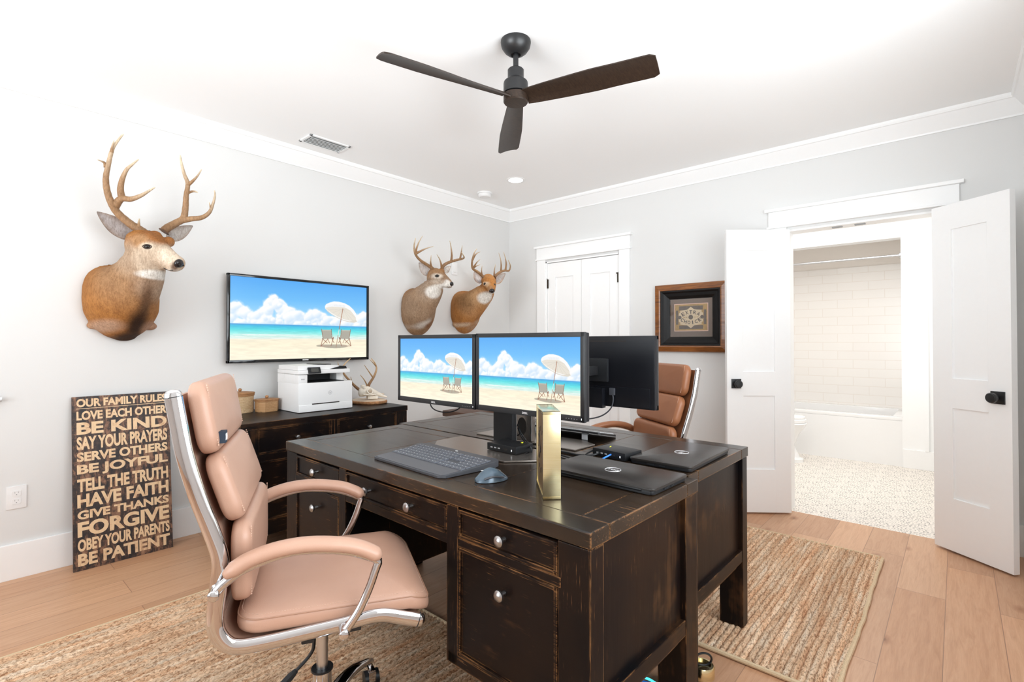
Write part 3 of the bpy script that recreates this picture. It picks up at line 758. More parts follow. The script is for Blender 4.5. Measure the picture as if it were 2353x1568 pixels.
desk1 = make_desk('black distressed wooden desk nearest the lens, holding two lit monitors')
desk1.location = (-2.700, -2.155, 0); desk1.rotation_euler = (0, 0, math.radians(-0.8))
desk2 = copy_tree(desk1); desk2['label'] = 'black distressed wooden desk pushed up behind the first, nearer the bathroom'
desk2.location = (-2.0595, -2.120, 0); desk2.rotation_euler = (0, 0, math.radians(180-0.4))
for q in (desk1, desk2): q['group'] = 'black desks back to back'

# ------------------------------------------------------------------ credenza
cr = empty('credenza', (-2.378, -0.35, 0), 0, 'low black wooden credenza against the left wall under the television', 'credenza')
X, Y, Z = 0.562, 0.30, 0.75
MB().box((-X, -Y, Z-0.035), (X, Y, Z), 0.004).build('top', M['wood_x'], cr, smooth=False)
for sx in (-1, 1):
    MB().box((sx*(X-0.004), -Y+0.004, 0), (sx*(X-0.095), -Y+0.07, Z-0.036), 0.003).build('leg', M['wood_z'], cr, smooth=False)
    MB().box((sx*(X-0.004), Y-0.004, 0), (sx*(X-0.095), Y-0.07, Z-0.036), 0.003).build('leg', M['wood_z'], cr, smooth=False)
    MB().box((sx*(X-0.02), -Y+0.05, 0.10), (sx*(X-0.034), Y-0.05, Z-0.036)).build('side_panel', M['wood_z'], cr, smooth=False)
MB().box((-0.0, -Y+0.004, 0.12), (0.022, -Y+0.06, Z-0.036), 0.003).box((-0.022, -Y+0.004, 0.12), (0, -Y+0.06, Z-0.036), 0.003).build('stile', M['wood_z'], cr, smooth=False)
for z0, z1 in ((0.525, 0.565), (0.10, 0.185)):
    MB().box((-X+0.09, -Y+0.004, z0), (X-0.09, -Y+0.055, z1), 0.003).build('rail', M['wood_x'], cr, smooth=False)
MB().box((-X+0.03, Y-0.02, 0.10), (X-0.03, Y-0.008, Z-0.036)).build('back_panel', M['wood_x'], cr, smooth=False)
for sx in (-1, 1):
    x0, x1 = sorted((sx*0.022, sx*(X-0.095)))
    front(cr, 'drawer', -Y+0.006, x0, x1, 0.566, 0.714, [((x0+x1)/2, 0.640)], wood='wood_x', ax=1, knob_r=0.013)
    front(cr, 'door', -Y+0.006, x0, x1, 0.186, 0.524, [(x0+0.05 if sx > 0 else x1-0.05, 0.40)], wood='wood_x', ax=1, knob_r=0.013)

# ------------------------------------------------------------------ office chairs
def cushion(x0, x1, y0, y1, z0, z1, r, puff=0.012, n=14, front_only=False, Mx=None):
    """padded block: superellipse edges, puffed front and back"""
    w = MB(); W = []
    nu, nv = 20, 20
    def pt_(s, t, side):
        # s,t in -1..1 ; rounded-rect mapping
        y = s*(y1-y0)/2; z = t*(z1-z0)/2
        return y, z
    rings = []
    prof = [(1.0, -1), (1.0, -1)]
    steps = 8
    T_ = x1-x0; R = min(r, T_/2)
    layers = []
    for i in range(steps+1):        # back edge rounding
        a = PI/2*i/steps
        layers.append((x0+R*0.6*(1-math.sin(a)), R*0.6*(1-math.cos(a))))
    layers = layers[::-1]
    layers = [(x0+R*0.6*(1-math.cos(PI/2*i/4)), R*0.6*(1-math.sin(PI/2*i/4))) for i in range(5)]
    layers += [(x1-R*(1-math.sin(PI/2*i/6)), R*(1-math.cos(PI/2*i/6))) for i in range(7)]
    cy, cz = (y0+y1)/2, (z0+z1)/2; hy, hz = (y1-y0)/2, (z1-z0)/2
    out = rrect(-hy, -hz, hy, hz, min(0.045, hz*0.6), 6)
    for x, ins in layers:
        ky = (hy-ins)/hy; kz = (hz-ins)/hz
        rings.append([Vector((x, cy+p[0]*ky, cz+p[1]*kz)) for p in out])
    # front dome: shrink towards centre with puff
    last = rings[-1]; hyi = hy-R; hzi = hz-R
    for k in (0.8, 0.55, 0.3, 0.08):
        rings.append([Vector((x1+puff*(1-k*k), cy+(p.y-cy)*k, cz+(p.z-cz)*k)) for p in last])
    w.loft(rings, M=Mx)
    return w
def make_chair(label, leather, drop=0.0):
    t = empty('office_chair', (0, 0, 0), 0, label, 'chair')
    rail_p = [(-.3165, 1.080), (-.306, 1.018), (-.293, .945), (-.268, .853), (-.243, .778), (-.2225, .704), (-.2265, .637), (-.2325, .578), (-.229, .541), (-.212, .512), (-.185, .497), (-.118, .4955), (-.03, .4995), (.045, .5035), (.105, .509), (.145, .507), (.19, .492), (.232, .478)]
    for s in (-1, 1):
        P = catmull([(x, s*0.235, z) for x, z in rail_p], 5)
        MB().tube(P, 0.0185, 14, flat=0.58, side=(0, 1, 0)).build('frame_rail', M['chrome'], t, angle=60)
        for (a, b) in ((P[0], P[1]), (P[-1], P[-2])):
            d = (a-b).normalized()
            MB().tube([a, a+d*0.002], 0.0191, 14, flat=0.62, side=(0, 1, 0)).build('end_seam', M['black_metal'], t)
            MB().tube([a+d*0.002, a+d*0.010, a+d*0.015, a+d*0.018], [0.0185, 0.0172, 0.013, 0.006], 14, flat=0.58, side=(0, 1, 0)).build('end_cap', M['chrome'], t)
        # armrest: chrome loop with leather pad
        y = s*0.268
        loop = [(-.229, .641), (-.206, .664), (-.16, .691), (-.075, .711), (-.004, .707), (.06, .693), (.118, .668), (.128, .659), (.121, .640), (.107, .60), (.083, .55), (.049, .502), (.046, .498)]
        lp = catmull([(x, y, z) for x, z in loop[:7]], 5)+catmull([(x, y, z) for x, z in loop[7:12]], 5)
        ap = empty('armrest', (0, 0, 0)); ap.parent = t
        MB().tube(lp, 0.0105, 12, flat=0.85, side=(0, 1, 0)).build('arm_loop', M['chrome'], ap, angle=60)
        for (x, z) in ((-.229, .641), (.047, .499)):
            MB().cyl((x, s*0.236, z), (x, s*0.279, z), 0.0125, n=18).ball((x, s*0.279, z), (0.0125, 0.005, 0.0125), 16, 8).build('arm_bolt', M['chrome'], ap)
        pad = catmull([(x, y, z) for x, z in [(-.208, .679), (-.165, .705), (-.105, .7215), (-.031, .7245), (.055, .710), (.105, .689), (.131, .670)]], 6)
        n = len(pad); rr = [0.0175*min(1, 0.55+0.45*min(i, n-1-i)/3) for i in range(n)]
        MB().tube(pad, rr, 16, flat=1.35, side=(0, 1, 0)).build('arm_pad', leather, ap, angle=70)
    # sling between the rails
    w = MB(); pr = catmull([(x, 0, z) for x, z in rail_p], 5); rings = []
    for i, p in enumerate(pr):
        tt = (pr[min(i+1, len(pr)-1)]-pr[max(i-1, 0)]).normalized(); nn = Vector((tt.z, 0, -tt.x))
        if nn.x < 0 and i < 40: nn = -nn
        rings.append([p+Vector((0, -.232, 0))+nn*0.006, p+Vector((0, .232, 0))+nn*0.006, p+Vector((0, .232, 0))-nn*0.006, p+Vector((0, -.232, 0))-nn*0.006])
    w.loft(rings); w.build('sling', leather, t, angle=50)
    # cushions
    def back_cushion(nm, xb0, z0, xb1, z1, thick, puff):
        L = math.hypot(z1-z0, xb1-xb0); ang = math.atan2(xb1-xb0, z1-z0)
        Mx = Matrix.Translation((xb0, 0, z0)) @ Matrix.Rotation(ang, 4, 'Y')
        c = cushion(0.0, thick, -0.213, 0.213, 0.0, L, 0.022, puff, Mx=Mx).build(nm, leather, t, angle=75)
        R = 0.022; kk = rrect(-0.213+R*.45, -L/2+R*.45, 0.213-R*.45, L/2-R*.45, 0.036, 6)
        MB().tube([Mx @ Vector((thick-R*.42, p[0], L/2+p[1])) for p in kk], 0.0017, 6, closed=True).build('piping', M['piping'] if leather == M['leather'] else M['piping2'], c)
        st = MB()
        for s in (-1, 1):
            for i in range(int(L/0.006)-4):
                z = 0.018+i*0.006
                st.box((thick-0.0035, s*0.197-0.0006, z), (thick-0.0013, s*0.197+0.0006, z+0.0035), M=Mx)
        st.build('stitching', M['stitch'], c, smooth=False)
        return c
    hr = back_cushion('back_cushion', -.272, .934, -.303, 1.106, .045, .007)
    back_cushion('back_cushion', -.214, .768, -.268, .930, .046, .008)
    back_cushion('back_cushion', -.205, .578, -.207, .772, .046, .005)
    # woven maker's tag
    MB().box((-.240, -0.186, .962), (-.2215, -0.158, .990), M=None).build('tag', M['tag_navy'], hr)
    w = MB()
    for k in range(4): w.tube([(-.2213, -0.181+k*0.006, .968), (-.2213, -0.179+k*0.006, .976), (-.2213, -0.182+k*0.006, .984)], 0.0007, 5)
    w.build('tag_lettering', M['white_ink'], hr)
    # seat
    Ms = Matrix.Translation((0.038, 0, 0.508)) @ Matrix.Rotation(math.radians(-90), 4, 'Y')
    w = MB(); out = rrect(-.232, -.236, .232, .236, .055, 8)
    rings = []
    def sp(k, z, bend=1.0):
        g = []
        for p in out:
            x = 0.038+p[0]*k; y = p[1]*k
            dz = 0.010*math.cos(PI*min(1, abs(x-0.02)/0.25)) if bend else 0
            fall = -0.035*max(0, (x-0.16)/0.11)**2
            g.append(Vector((x, y, z+fall+0.004*(x < -0.1)*(-(x+0.1)/0.1))))
        return g
    for k, z in ((0.90, 0.512), (0.965, 0.513), (0.99, 0.519), (1.0, 0.528), (1.0, 0.540), (0.99, 0.549), (0.965, 0.556), (0.93, 0.560), (0.8, 0.566), (0.6, 0.570), (0.35, 0.571), (0.1, 0.571)):
        rings.append(sp(k, z))
    w.loft(rings); seat = w.build('seat_cushion', leather, t, angle=75)
    MB().tube(sp(0.992, 0.5495), 0.0018, 6, closed=True).build('piping', M['piping'] if leather == M['leather'] else M['piping2'], seat)
    w = MB()
    ring = sp(0.958, 0.5572)
    for i in range(len(ring)):
        a, b = ring[i], ring[(i+1) % len(ring)]; L = (b-a).length; m = max(1, int(L/0.006))
        for j in range(m):
            p = a.lerp(b, (j+0.2)/m); q = a.lerp(b, (j+0.75)/m); w.tube([p, q], 0.0006, 4)
    w.build('stitching', M['stitch'], seat, smooth=False)
    # mechanism, gas column, lever, base
    MB().box((-.12, -.11, .430), (.12, .11, .478), 0.012).box((-.05, -.233, .470), (-.02, .233, .488), 0.004).box((.06, -.233, .478), (.09, .233, .496), 0.004).build('tilt_mechanism', M['black_metal'], t)
    MB().cyl((0, 0, .25), (0, 0, .44), 0.0155, n=24).build('gas_column', M['steel'], t)
    MB().cyl((0, 0, .262), (0, 0, .268), 0.030, n=28).build('column_collar', M['rubber'], t)
    MB().cyl((0, 0, .10), (0, 0, .262), 0.0255, n=28).build('column_cover', M['chrome'], t)
    lv = MB().tube(catmull([(-.02, .045, .43), (-.022, .047, .33), (-.03, .05, .285), (-.075, .04, .245)], 5), 0.005, 8).build('lever', M['black_metal'], t)
    MB().tube([(-.070, .041, .249), (-.085, .038, .237), (-.135, .027, .195)], [0.007, 0.011, 0.0125], 10).build('lever_grip', M['rubber'], lv)
    for k in range(5):
        a = math.radians(58.5)+k*2*PI/5; Mr = Matrix.Rotation(a, 4, 'Z')
        lg = [(0.015, 0, .118), (0.09, 0, .137), (0.18, 0, .128), (0.26, 0, .100), (0.305, 0, .080)]
        P = catmull(lg, 5); n = len(P)
        MB().tube([Mr @ p for p in P], [lerp(0.020, 0.010, i/(n-1)) for i in range(n)], 12, flat=1.35, side=Mr @ Vector((0, 1, 0))).build('base_leg', M['chrome'], t, angle=60)
        Mc = Mr @ Matrix.Translation((0.305, 0, 0)) @ Matrix.Rotation(0.7+k, 4, 'Z')
        cs = MB().cyl((0, 0, .055), (0, 0, .085), 0.006, n=10).box((-.027, -.011, .045), (.022, .011, .060), 0.004).box((-0.030, -.0125, .022), (-.004, .0125, .056), 0.004).build('caster', M['chrome'], t, M=Mc)
        MB().cyl((-.008, -.024, .026), (-.008, -.012, .026), 0.026, n=24).cyl((-.008, .012, .026), (-.008, .024, .026), 0.026, n=24).build('caster_wheel', M['rubber'], cs, M=Mc)
    for ch in [q for q in bpy.data.objects if q.parent == t]:
        ch.location.z += 0.0165 if ch.name.split('.')[0] in ('base_leg', 'caster') else drop
    return t
chair1 = make_chair('tan leather and chrome office chair turned sideways in front of the near desk', M['leather'])
chair1.location = (-3.292, -2.223, 0.0); chair1.rotation_euler = (0, 0, math.atan2(-.462, .887))
chair2 = make_chair('cognac brown leather office chair behind the far desk, by the framed picture', M['leather2'], -0.03)
chair2.location = (-1.45, -2.18, 0.0); chair2.rotation_euler = (0, 0, math.radians(146))

# ------------------------------------------------------------------ rugs
def rug(name, x0, x1, y0, y1, label, seed, rib=0.024, round_=0.0, Mr=None):
    r_ = random.Random(seed)
    nr = int((y1-y0)/rib); nx = int((x1-x0)/0.012); rb = (y1-y0)/nr
    w = MB(); V = []; C = []; K = 6
    xs = np.linspace(x0, x1, nx+1)
    ph = [r_.random()*6 for _ in range(nr)]; tone = [lerp(0.86, 1.08, r_.random()) for _ in range(nr)]; hs = [lerp(0.9, 1.1, r_.random()) for _ in range(nr)]
    wob = np.cumsum(np.array([r_.gauss(0, 1) for _ in range(nx+1)])); wob = (wob-wob.mean())/(abs(wob).max()+1e-6)*0.004
    rows = []
    for j in range(nr):
        for k in range(K):
            f = k/K; yy = y0+(j+f)*rb
            hgt = 0.006+0.011*hs[j]*math.sqrt(max(0, math.sin(PI*f)))
            rows.append((yy, hgt, j, f))
    rows.append((y1, 0.006, nr-1, 1.0))
    rows = [(y0, 0.001, 0, 0)]+rows+[(y1, 0.001, nr-1, 1)]
    Vx = []
    for yy, hgt, j, f in rows:
        braid = np.sin(xs*2*PI/0.030+ph[j]+(f-0.5)*5.0)
        braid2 = np.sin(xs*2*PI/0.021+ph[j]*2.1)
        z = hgt+0.0030*braid*(hgt > 0.007)
        y = yy+wob+0.0016*braid2*(0.01 < f < 0.99)
        g = tone[j]*(0.90+0.10*math.sin(PI*f))
        for i in range(nx+1):
            V.append((xs[i], y[i], max(0.001, z[i]))); C.append((g, g, g))
    n1 = nx+1; F = []
    for a in range(len(rows)-1):
        for i in range(nx):
            F.append((a*n1+i, a*n1+i+1, (a+1)*n1+i+1, (a+1)*n1+i))
    w.v = V; w.f = F; w.c = C
    cx, cy = (x0+x1)/2, (y0+y1)/2
    root = empty(name, (cx, cy, 0), 0, label, 'rug')
    w.build('braid_field', M['jute'], root, angle=80, shift=(cx, cy, 0))
    b = MB(); e = 0.010
    b.tube([(x0+wob[0]*0, y0+wob[0], 0.0095), (x0, y1+wob[0], 0.0095)], 0.009, 8)
    b.tube([(x1, y0+wob[-1], 0.0095), (x1, y1+wob[-1], 0.0095)], 0.009, 8)
    b.tube([(xs[i], y0+wob[i], 0.0095) for i in range(0, nx+1, 4)], 0.009, 8)
    b.tube([(xs[i], y1+wob[i], 0.0095) for i in range(0, nx+1, 4)], 0.009, 8)
    b.build('bound_edge', M['jute_edge'], root, shift=(cx, cy, 0))
    return root
# (placed under chair and desk feet)
rug('jute_rug', -4.6, -2.60, -3.25, -0.90, 'braided jute rug under the near chair, running out of view at the bottom', 3)
rug('jute_rug', -2.03, -0.575, -3.285, -1.15, 'braided jute rug under the far desk, ending before the bathroom door', 5)
# ------------------------------------------------------------------ the beach picture on the screens
def s2l(c):
    c = np.asarray(c, dtype=float)/255.0
    return np.where(c <= 0.04045, c/12.92, ((c+0.055)/1.055)**2.4)
def beach(nx=420, ny=240, ss=2):
    X, Y = np.meshgrid((np.arange(nx*ss)+0.5)/(nx*ss), (np.arange(ny*ss)+0.5)/(ny*ss))
    img = np.zeros(X.shape+(3,))
    def grad(stops, t):
        xs = [s[0] for s in stops]
        return np.stack([np.interp(t, xs, [s[1][k] for s in stops]) for k in range(3)], -1)
    sky = grad([(0, (88, 172, 246)), (0.25, (112, 192, 250)), (0.45, (160, 218, 252)), (0.56, (190, 232, 253))], Y)
    sea = grad([(0.562, (92, 160, 222)), (0.585, (70, 190, 228)), (0.63, (95, 222, 228)), (0.68, (160, 238, 232)), (0.71, (205, 240, 232)), (0.74, (225, 240, 232))], Y)
    sand = grad([(0.735, (244, 236, 214)), (0.80, (250, 240, 214)), (1.0, (252, 244, 222))], Y)
    def vn(x, y, seed):
        xi = np.floor(x).astype(int); yi = np.floor(y).astype(int); fx = x-xi; fy = y-yi
        def h(a, b):
            n = (a*374761393+b*668265263+seed*1442695) & 0x7fffffff; n = (n ^ (n >> 13))*1274126177 & 0x7fffffff
            return ((n ^ (n >> 16)) & 0xffff)/65535.0
        fx = fx*fx*(3-2*fx); fy = fy*fy*(3-2*fy)
        return (h(xi, yi)*(1-fx)+h(xi+1, yi)*fx)*(1-fy)+(h(xi, yi+1)*(1-fx)+h(xi+1, yi+1)*fx)*fy
    def fbm(x, y, seed, o=5):
        a = 0; s = 0.5
        for i in range(o): a = a+s*vn(x*2**i, y*2**i, seed+i); s *= 0.5
        return a
    img[:] = sky
    # cumulus: puffs along an outline
    r_ = random.Random(11); cl = np.zeros(X.shape); shade = np.zeros(X.shape)
    outline = [(0.0, .35), (.04, .33), (.08, .36), (.12, .44), (.15, .46), (.17, .42), (.21, .41), (.235, .33), (.25, .25), (.28, .215), (.315, .225), (.34, .29), (.37, .35), (.40, .37), (.43, .40), (.46, .40), (.49, .45), (.51, .47), (.53, .42), (.555, .385), (.58, .375), (.61, .40), (.64, .42), (.67, .46), (.72, .45), (.77, .46), (.82, .50), (.87, .48), (.91, .47), (.94, .40), (.97, .36), (1.0, .34)]
    for i in range(330):
        k = r_.random()*(len(outline)-1); j = int(k); f = k-j
        x = lerp(outline[j][0], outline[j+1][0], f); top = lerp(outline[j][1], outline[j+1][1], f)
        y = top+(0.56-top)*(r_.random()**1.6); rad = lerp(0.016, 0.042, r_.random())*(1 if y < 0.5 else 0.8)
        y = max(y, top+rad*0.8)
        d = np.sqrt((X-x)**2+((Y-y)*0.58)**2)/rad
        m = np.clip(2.0*(1.25-d)+0.9*(fbm(X*45, Y*26, 5)-0.5), 0, 1)
        lit = np.clip(0.82+0.35*((y-Y)*0.58/rad)+0.22*((x-X)/rad), 0.55, 1.0)
        shade = np.where(m > 0.02, shade*(1-m)+lit*m, shade); cl = np.maximum(cl, m)
    cl = np.clip(cl*1.15, 0, 1)*np.clip((0.575-Y)/0.03, 0, 1); sh = np.clip(shade, 0.5, 1)[..., None]
    ccol = np.array([206, 228, 248])*(1-(sh-0.5)*2)+np.array([255, 255, 255])*((sh-0.5)*2)
    img = img*(1-cl[..., None])+ccol*cl[..., None]
    n = fbm(X*26, Y*260, 3)
    hz = 0.563
    sea = sea*(0.93+0.16*n)[..., None]; wave = ((Y > .69) & (fbm(X*6, Y*110, 8) > 0.60))[..., None]
    sea = np.where(wave, np.array([238, 250, 246]), sea)
    img = np.where((Y > hz)[..., None], np.clip(sea, 0, 255), img)
    sn = fbm(X*14, Y*60, 21); edge = 0.738+0.004*np.sin(X*9)
    sand = sand*(0.965+0.09*np.clip(sn*1.3-0.1, 0, 1))[..., None]
    ms = np.clip((Y-edge)/0.012, 0, 1)[..., None]; img = img*(1-ms)+np.clip(sand, 0, 255)*ms
    def poly(P, col, a=1.0):
        inside = np.zeros(X.shape, bool); N = len(P)
        for i in range(N):
            x0, y0 = P[i]; x1, y1 = P[(i+1) % N]
            if y0 == y1: continue
            c = ((y0 > Y) != (y1 > Y)) & (X < (x1-x0)*(Y-y0)/(y1-y0)+x0); inside ^= c
        img[inside] = img[inside]*(1-a)+np.array(col)*a
    def line(a, b, wd, col):
        dx, dy = (b[0]-a[0]), (b[1]-a[1])*0.5625; L = math.hypot(dx, dy); nx_, ny_ = -dy/L*wd/2, dx/L*wd/2/0.5625
        poly([(a[0]+nx_, a[1]+ny_), (b[0]+nx_, b[1]+ny_), (b[0]-nx_, b[1]-ny_), (a[0]-nx_, a[1]-ny_)], col)
    def ell(cx, cy, rx, ry, col, a):
        m = ((X-cx)/rx)**2+((Y-cy)/ry)**2 < 1; img[m] = img[m]*(1-a)+np.array(col)*a
    ell(.735, .842, .105, .026, (178, 170, 154), .95); ell(.655, .835, .07, .017, (178, 170, 154), .95)
    # parasol
    top = [(.650, .300), (.660, .272), (.69, .245), (.725, .226), (.765, .228), (.81, .243), (.85, .275), (.885, .325), (.910, .385), (.925, .462), (.918, .492), (.890, .512), (.85, .506), (.80, .488), (.745, .448), (.70, .405), (.668, .362), (.652, .330)]
    poly(top, (250, 250, 250))
    poly([(.655, .322), (.700, .300), (.80, .300), (.825, .310), (.862, .345), (.890, .400), (.905, .440), (.908, .470), (.885, .488), (.85, .484), (.80, .465), (.75, .430), (.705, .388), (.672, .350)], (232, 226, 214))
    poly([(.652, .322), (.668, .352), (.70, .395), (.745, .438), (.80, .476), (.85, .495), (.905, .470), (.918, .492), (.890, .512), (.85, .506), (.80, .488), (.745, .448), (.70, .405), (.668, .366)], (222, 216, 204))
    poly([(.665, .278), (.72, .262), (.815, .268), (.822, .300), (.72, .296), (.672, .312)], (244, 246, 248))
    for k in range(9): line((.725+.01*k, .268), (.728+.01*k, .294), .0022, (214, 222, 232))
    hub = (.796, .325)
    for q in ((.672, .350), (.705, .388), (.75, .430), (.80, .465), (.85, .484), (.885, .488), (.905, .440), (.862, .345)): line(hub, q, .0016, (206, 200, 190))
    line((.796, .318), (.7655, .61), .0050, (168, 108, 78)); line((.7655, .61), (.757, .69), .0045, (240, 236, 230)); line((.757, .69), (.741, .858), .0045, (176, 140, 118))
    wood = (150, 100, 78)
    def chair(x, flip):
        s = -1 if flip else 1
        def q(a, b): return (x+s*a, b)
        fab = [q(-.034, .618), q(.040, .618), q(.046, .738), q(-.022, .742)]
        line(q(.030, .72), q(-.040, .842), .0045, wood)
        poly(fab, (176, 172, 160)); poly([q(-.034, .618), q(.040, .618), q(.040, .632), q(-.033, .632)], (196, 190, 176))
        line(q(-.036, .605), q(-.022, .745), .0042, wood); line(q(.042, .605), q(.049, .745), .0042, wood)
        line(q(-.024, .735), q(-.040, .842), .0045, wood); line(q(-.030, .735), q(.012, .80), .004, wood); line(q(.012, .735), q(.030, .80), .0035, wood)
        line(q(.049, .74), q(.062, .72), .006, wood); line(q(.062, .715), q(.040, .838), .0045, wood); line(q(.048, .745), q(.066, .80), .004, wood)
        line(q(-.040, .840), q(.040, .838), .004, (196, 160, 140))
    chair(.660, False); chair(.826, True)
    img = img.reshape(ny, ss, nx, ss, 3).mean((1, 3))
    return s2l(np.clip(img, 0, 255))
BEACH = beach()
def screen_mesh():
    ny, nx = BEACH.shape[:2]
    me = bpy.data.meshes.new('screen')
    xs = np.linspace(-0.5, 0.5, nx); zs = np.linspace(0.5, -0.5, ny)
    v = np.zeros((ny, nx, 3)); v[..., 0] = xs[None, :]; v[..., 2] = zs[:, None]
    idx = np.arange(nx*ny).reshape(ny, nx)
    f = np.stack([idx[:-1, :-1], idx[1:, :-1], idx[1:, 1:], idx[:-1, 1:]], -1).reshape(-1, 4)
    me.vertices.add(nx*ny); me.vertices.foreach_set('co', v.ravel())
    me.loops.add(len(f)*4); me.loops.foreach_set('vertex_index', f.ravel().astype(np.int32))
    me.polygons.add(len(f)); me.polygons.foreach_set('loop_start', np.arange(0, len(f)*4, 4, dtype=np.int32))
    me.update(calc_edges=True); me.validate()
    ca = me.color_attributes.new('Col', 'FLOAT_COLOR', 'POINT')
    buf = np.ones((ny*nx, 4), np.float32); buf[:, :3] = BEACH.reshape(-1, 3); ca.data.foreach_set('color', buf.ravel())
    me.materials.append(M['screen']); return me
SCREEN = screen_mesh()
def add_screen(parent, w, h, loc, ry=0):
    o = bpy.data.objects.new('screen', SCREEN); COL.objects.link(o); o.parent = parent; o.scale = (w, 1, h); o.location = loc; return o

# television (front faces -y)
tv = empty('television', (-2.293, -0.03, 1.3585), 0, 'wall-mounted television with a beach picture on its screen', 'television')
W, Hh = 1.042, 0.588
MB().prism(rrect(-W/2+.03, -Hh/2+.03, W/2-.03, Hh/2-.03, .01), 0, 0.028, Matrix.Rotation(PI/2, 4, 'X'), bev=0.005).build('back_housing', M['rubber'], tv)
w = MB(); bz = 0.017
for a, b in (((-W/2, -Hh/2), (W/2, -Hh/2+bz+.004)), ((-W/2, Hh/2-bz), (W/2, Hh/2)), ((-W/2, -Hh/2), (-W/2+bz, Hh/2)), ((W/2-bz, -Hh/2), (W/2, Hh/2))):
    w.box((a[0], -0.052, a[1]), (b[0], -0.026, b[1]), 0.004)
w.build('bezel', plain('gloss_black_bezel', (0.008, 0.008, 0.009), 0.06), tv)
MB().box((-W/2+.01, -0.040, -Hh/2+.01), (W/2-.01, -0.027, Hh/2-.01)).build('panel', M['rubber'], tv)
add_screen(tv, W-2*bz, Hh-2*bz-.004, (0, -0.0412, 0.002))
MB().box((-0.022, -0.0535, -Hh/2+.007), (0.022, -0.052, -Hh/2+.015), 0.0005).build('logo', M['logo'], tv)

# desktop monitors; front faces -y locally
def make_monitor(label, on=True):
    t = empty('monitor', (0, 0, 0), 0, label, 'monitor'); W, Hh = 0.519, 0.306; b = 0.0165
    w = MB()
    w.box((-W/2, -0.004, -Hh/2), (W/2, 0.010, -Hh/2+b+.005), 0.002); w.box((-W/2, -0.004, Hh/2-b), (W/2, 0.010, Hh/2), 0.002)
    w.box((-W/2, -0.004, -Hh/2), (-W/2+b, 0.010, Hh/2), 0.002); w.box((W/2-b, -0.004, -Hh/2), (W/2, 0.010, Hh/2), 0.002)
    w.build('bezel', M['plastic_dark'], t)
    w = MB().box((-W/2+.001, 0.003, -Hh/2+.001), (W/2-.001, 0.030, Hh/2-.001), 0.006)
    back = w.build('back_shell', M['plastic_back'], t)
    MB().box((-W/2+.02, 0.028, -Hh/2+.006), (W/2-.02, 0.036, -Hh/2+.088), 0.003).build('port_cover', M['plastic_back'], back)
    MB().box((-0.13, 0.0285, Hh/2-.025), (0.13, 0.0308, Hh/2-.020)).build('vent_slot', M['dark'], back)
    MB().box((-W/2+b-.002, -0.001, -Hh/2+b), (W/2-b+.002, 0.004, Hh/2-b+.002)).build('panel', M['rubber'], t)
    if on: add_screen(t, W-2*b, Hh-2*b-.005, (0, -0.0015, 0.0025))
    else: MB().box((-W/2+b, -0.0016, -Hh/2+b+.005), (W/2-b, -0.001, Hh/2-b)).build('screen', M['plastic_dark'], t)
    text_mesh('DELL', 'logo', M['logo'], t, Matrix.Translation((0, -0.0042, -Hh/2+.010)) @ Matrix.Rotation(PI/2, 4, 'X'), fit=0.028, height=0.0075, offset=0.03)
    w = MB()
    for k in range(5): w.box((W/2-.075+k*.011, -0.0046, -Hh/2+.0085), (W/2-.073+k*.011, -0.0039, -Hh/2+.0105))
    w.build('buttons', M['grey_ink'], t)
    MB().box((W/2-.012, -0.0046, -Hh/2+.008), (W/2-.0105, -0.0039, -Hh/2+.014)).build('power_light', M['led'], t)
    MB().box((-0.05, 0.034, -0.045), (0.05, 0.052, 0.055), 0.004).build('mount_plate', M['plastic_dark'], t)
    MB().box((-0.035, 0.036, -0.158), (0.035, 0.066, -0.072), 0.004).build('arm_cover', M['plastic_back'], t)
    return t
mon1 = make_monitor('lit monitor nearest the brass clock, beach picture on its screen')
mon1.location = (-2.596, -2.405, 1.0855); mon1.rotation_euler = (0, 0, -PI/2)
mon2 = copy_tree(mon1); mon2['label'] = 'lit monitor on the side towards the credenza, beach picture on its screen'
mon2.location = (-2.596, -1.881, 1.0835)
mon3 = make_monitor('black monitor on the far desk seen from its back', False)
mon3.location = (-2.085, -2.425, 1.078); mon3.rotation_euler = (0, 0, PI/2)
for q in (mon1, mon2, mon3): q['group'] = 'desktop monitors'
def make_stand(label, colmat, reach, front=0.125):
    """column at the rear, plate reaching forward (-y)"""
    t = empty('monitor_stand', (0, 0, 0), 0, label, 'monitor stand')
    base_ = [(-0.20, -front), (0.20, -front), (0.285, -0.035), (0.285, 0.115), (-0.285, 0.115), (-0.285, -0.035)]
    MB().prism(base_, 0, 0.006, bev=0.0015).build('base_plate', M['plate_metal'], t, smooth=False)
    MB().box((-0.055, 0.085, 0.006), (0.055, 0.112, 0.36), 0.008).build('column', colmat, t)
    w = MB(); 
    for k in range(1): w.lathe([(0.001, 0), (0.026, 0), (0.026, 0.002), (0.001, 0.002)], 24, Matrix.Translation((0, 0.111, 0.07)) @ Matrix.Rotation(-PI/2, 4, 'X') @ Matrix.Scale(1.5, 4, (0, 1, 0)))
    w.build('cable_hole', M['dark'], t)
    for s in (-1, 1): MB().box((s*0.055, 0.1115, 0.01), (s*0.051, 0.1135, 0.35)).build('edge_strip', M['steel'], t)
    MB().box((-0.29, 0.060, 0.305), (0.29, 0.084, 0.345), 0.004).build('crossbar', M['black_metal'], t)
    for s in (-1, 1): MB().box((s*0.262-0.02, reach, 0.30), (s*0.262+0.02, 0.062, 0.34), 0.003).build('mount_arm', M['black_metal'], t)
    return t
st1 = make_stand('dual monitor stand with a wide flat plate on the near desk', M['rubber'], -0.0135)
st1.location = (-2.530, -2.150, 0.7605); st1.rotation_euler = (0, 0, -PI/2)
st2 = make_stand('dual monitor stand on the far desk, its grey column back with a cable hole', M['plate_metal'], -0.0675, 0.075)
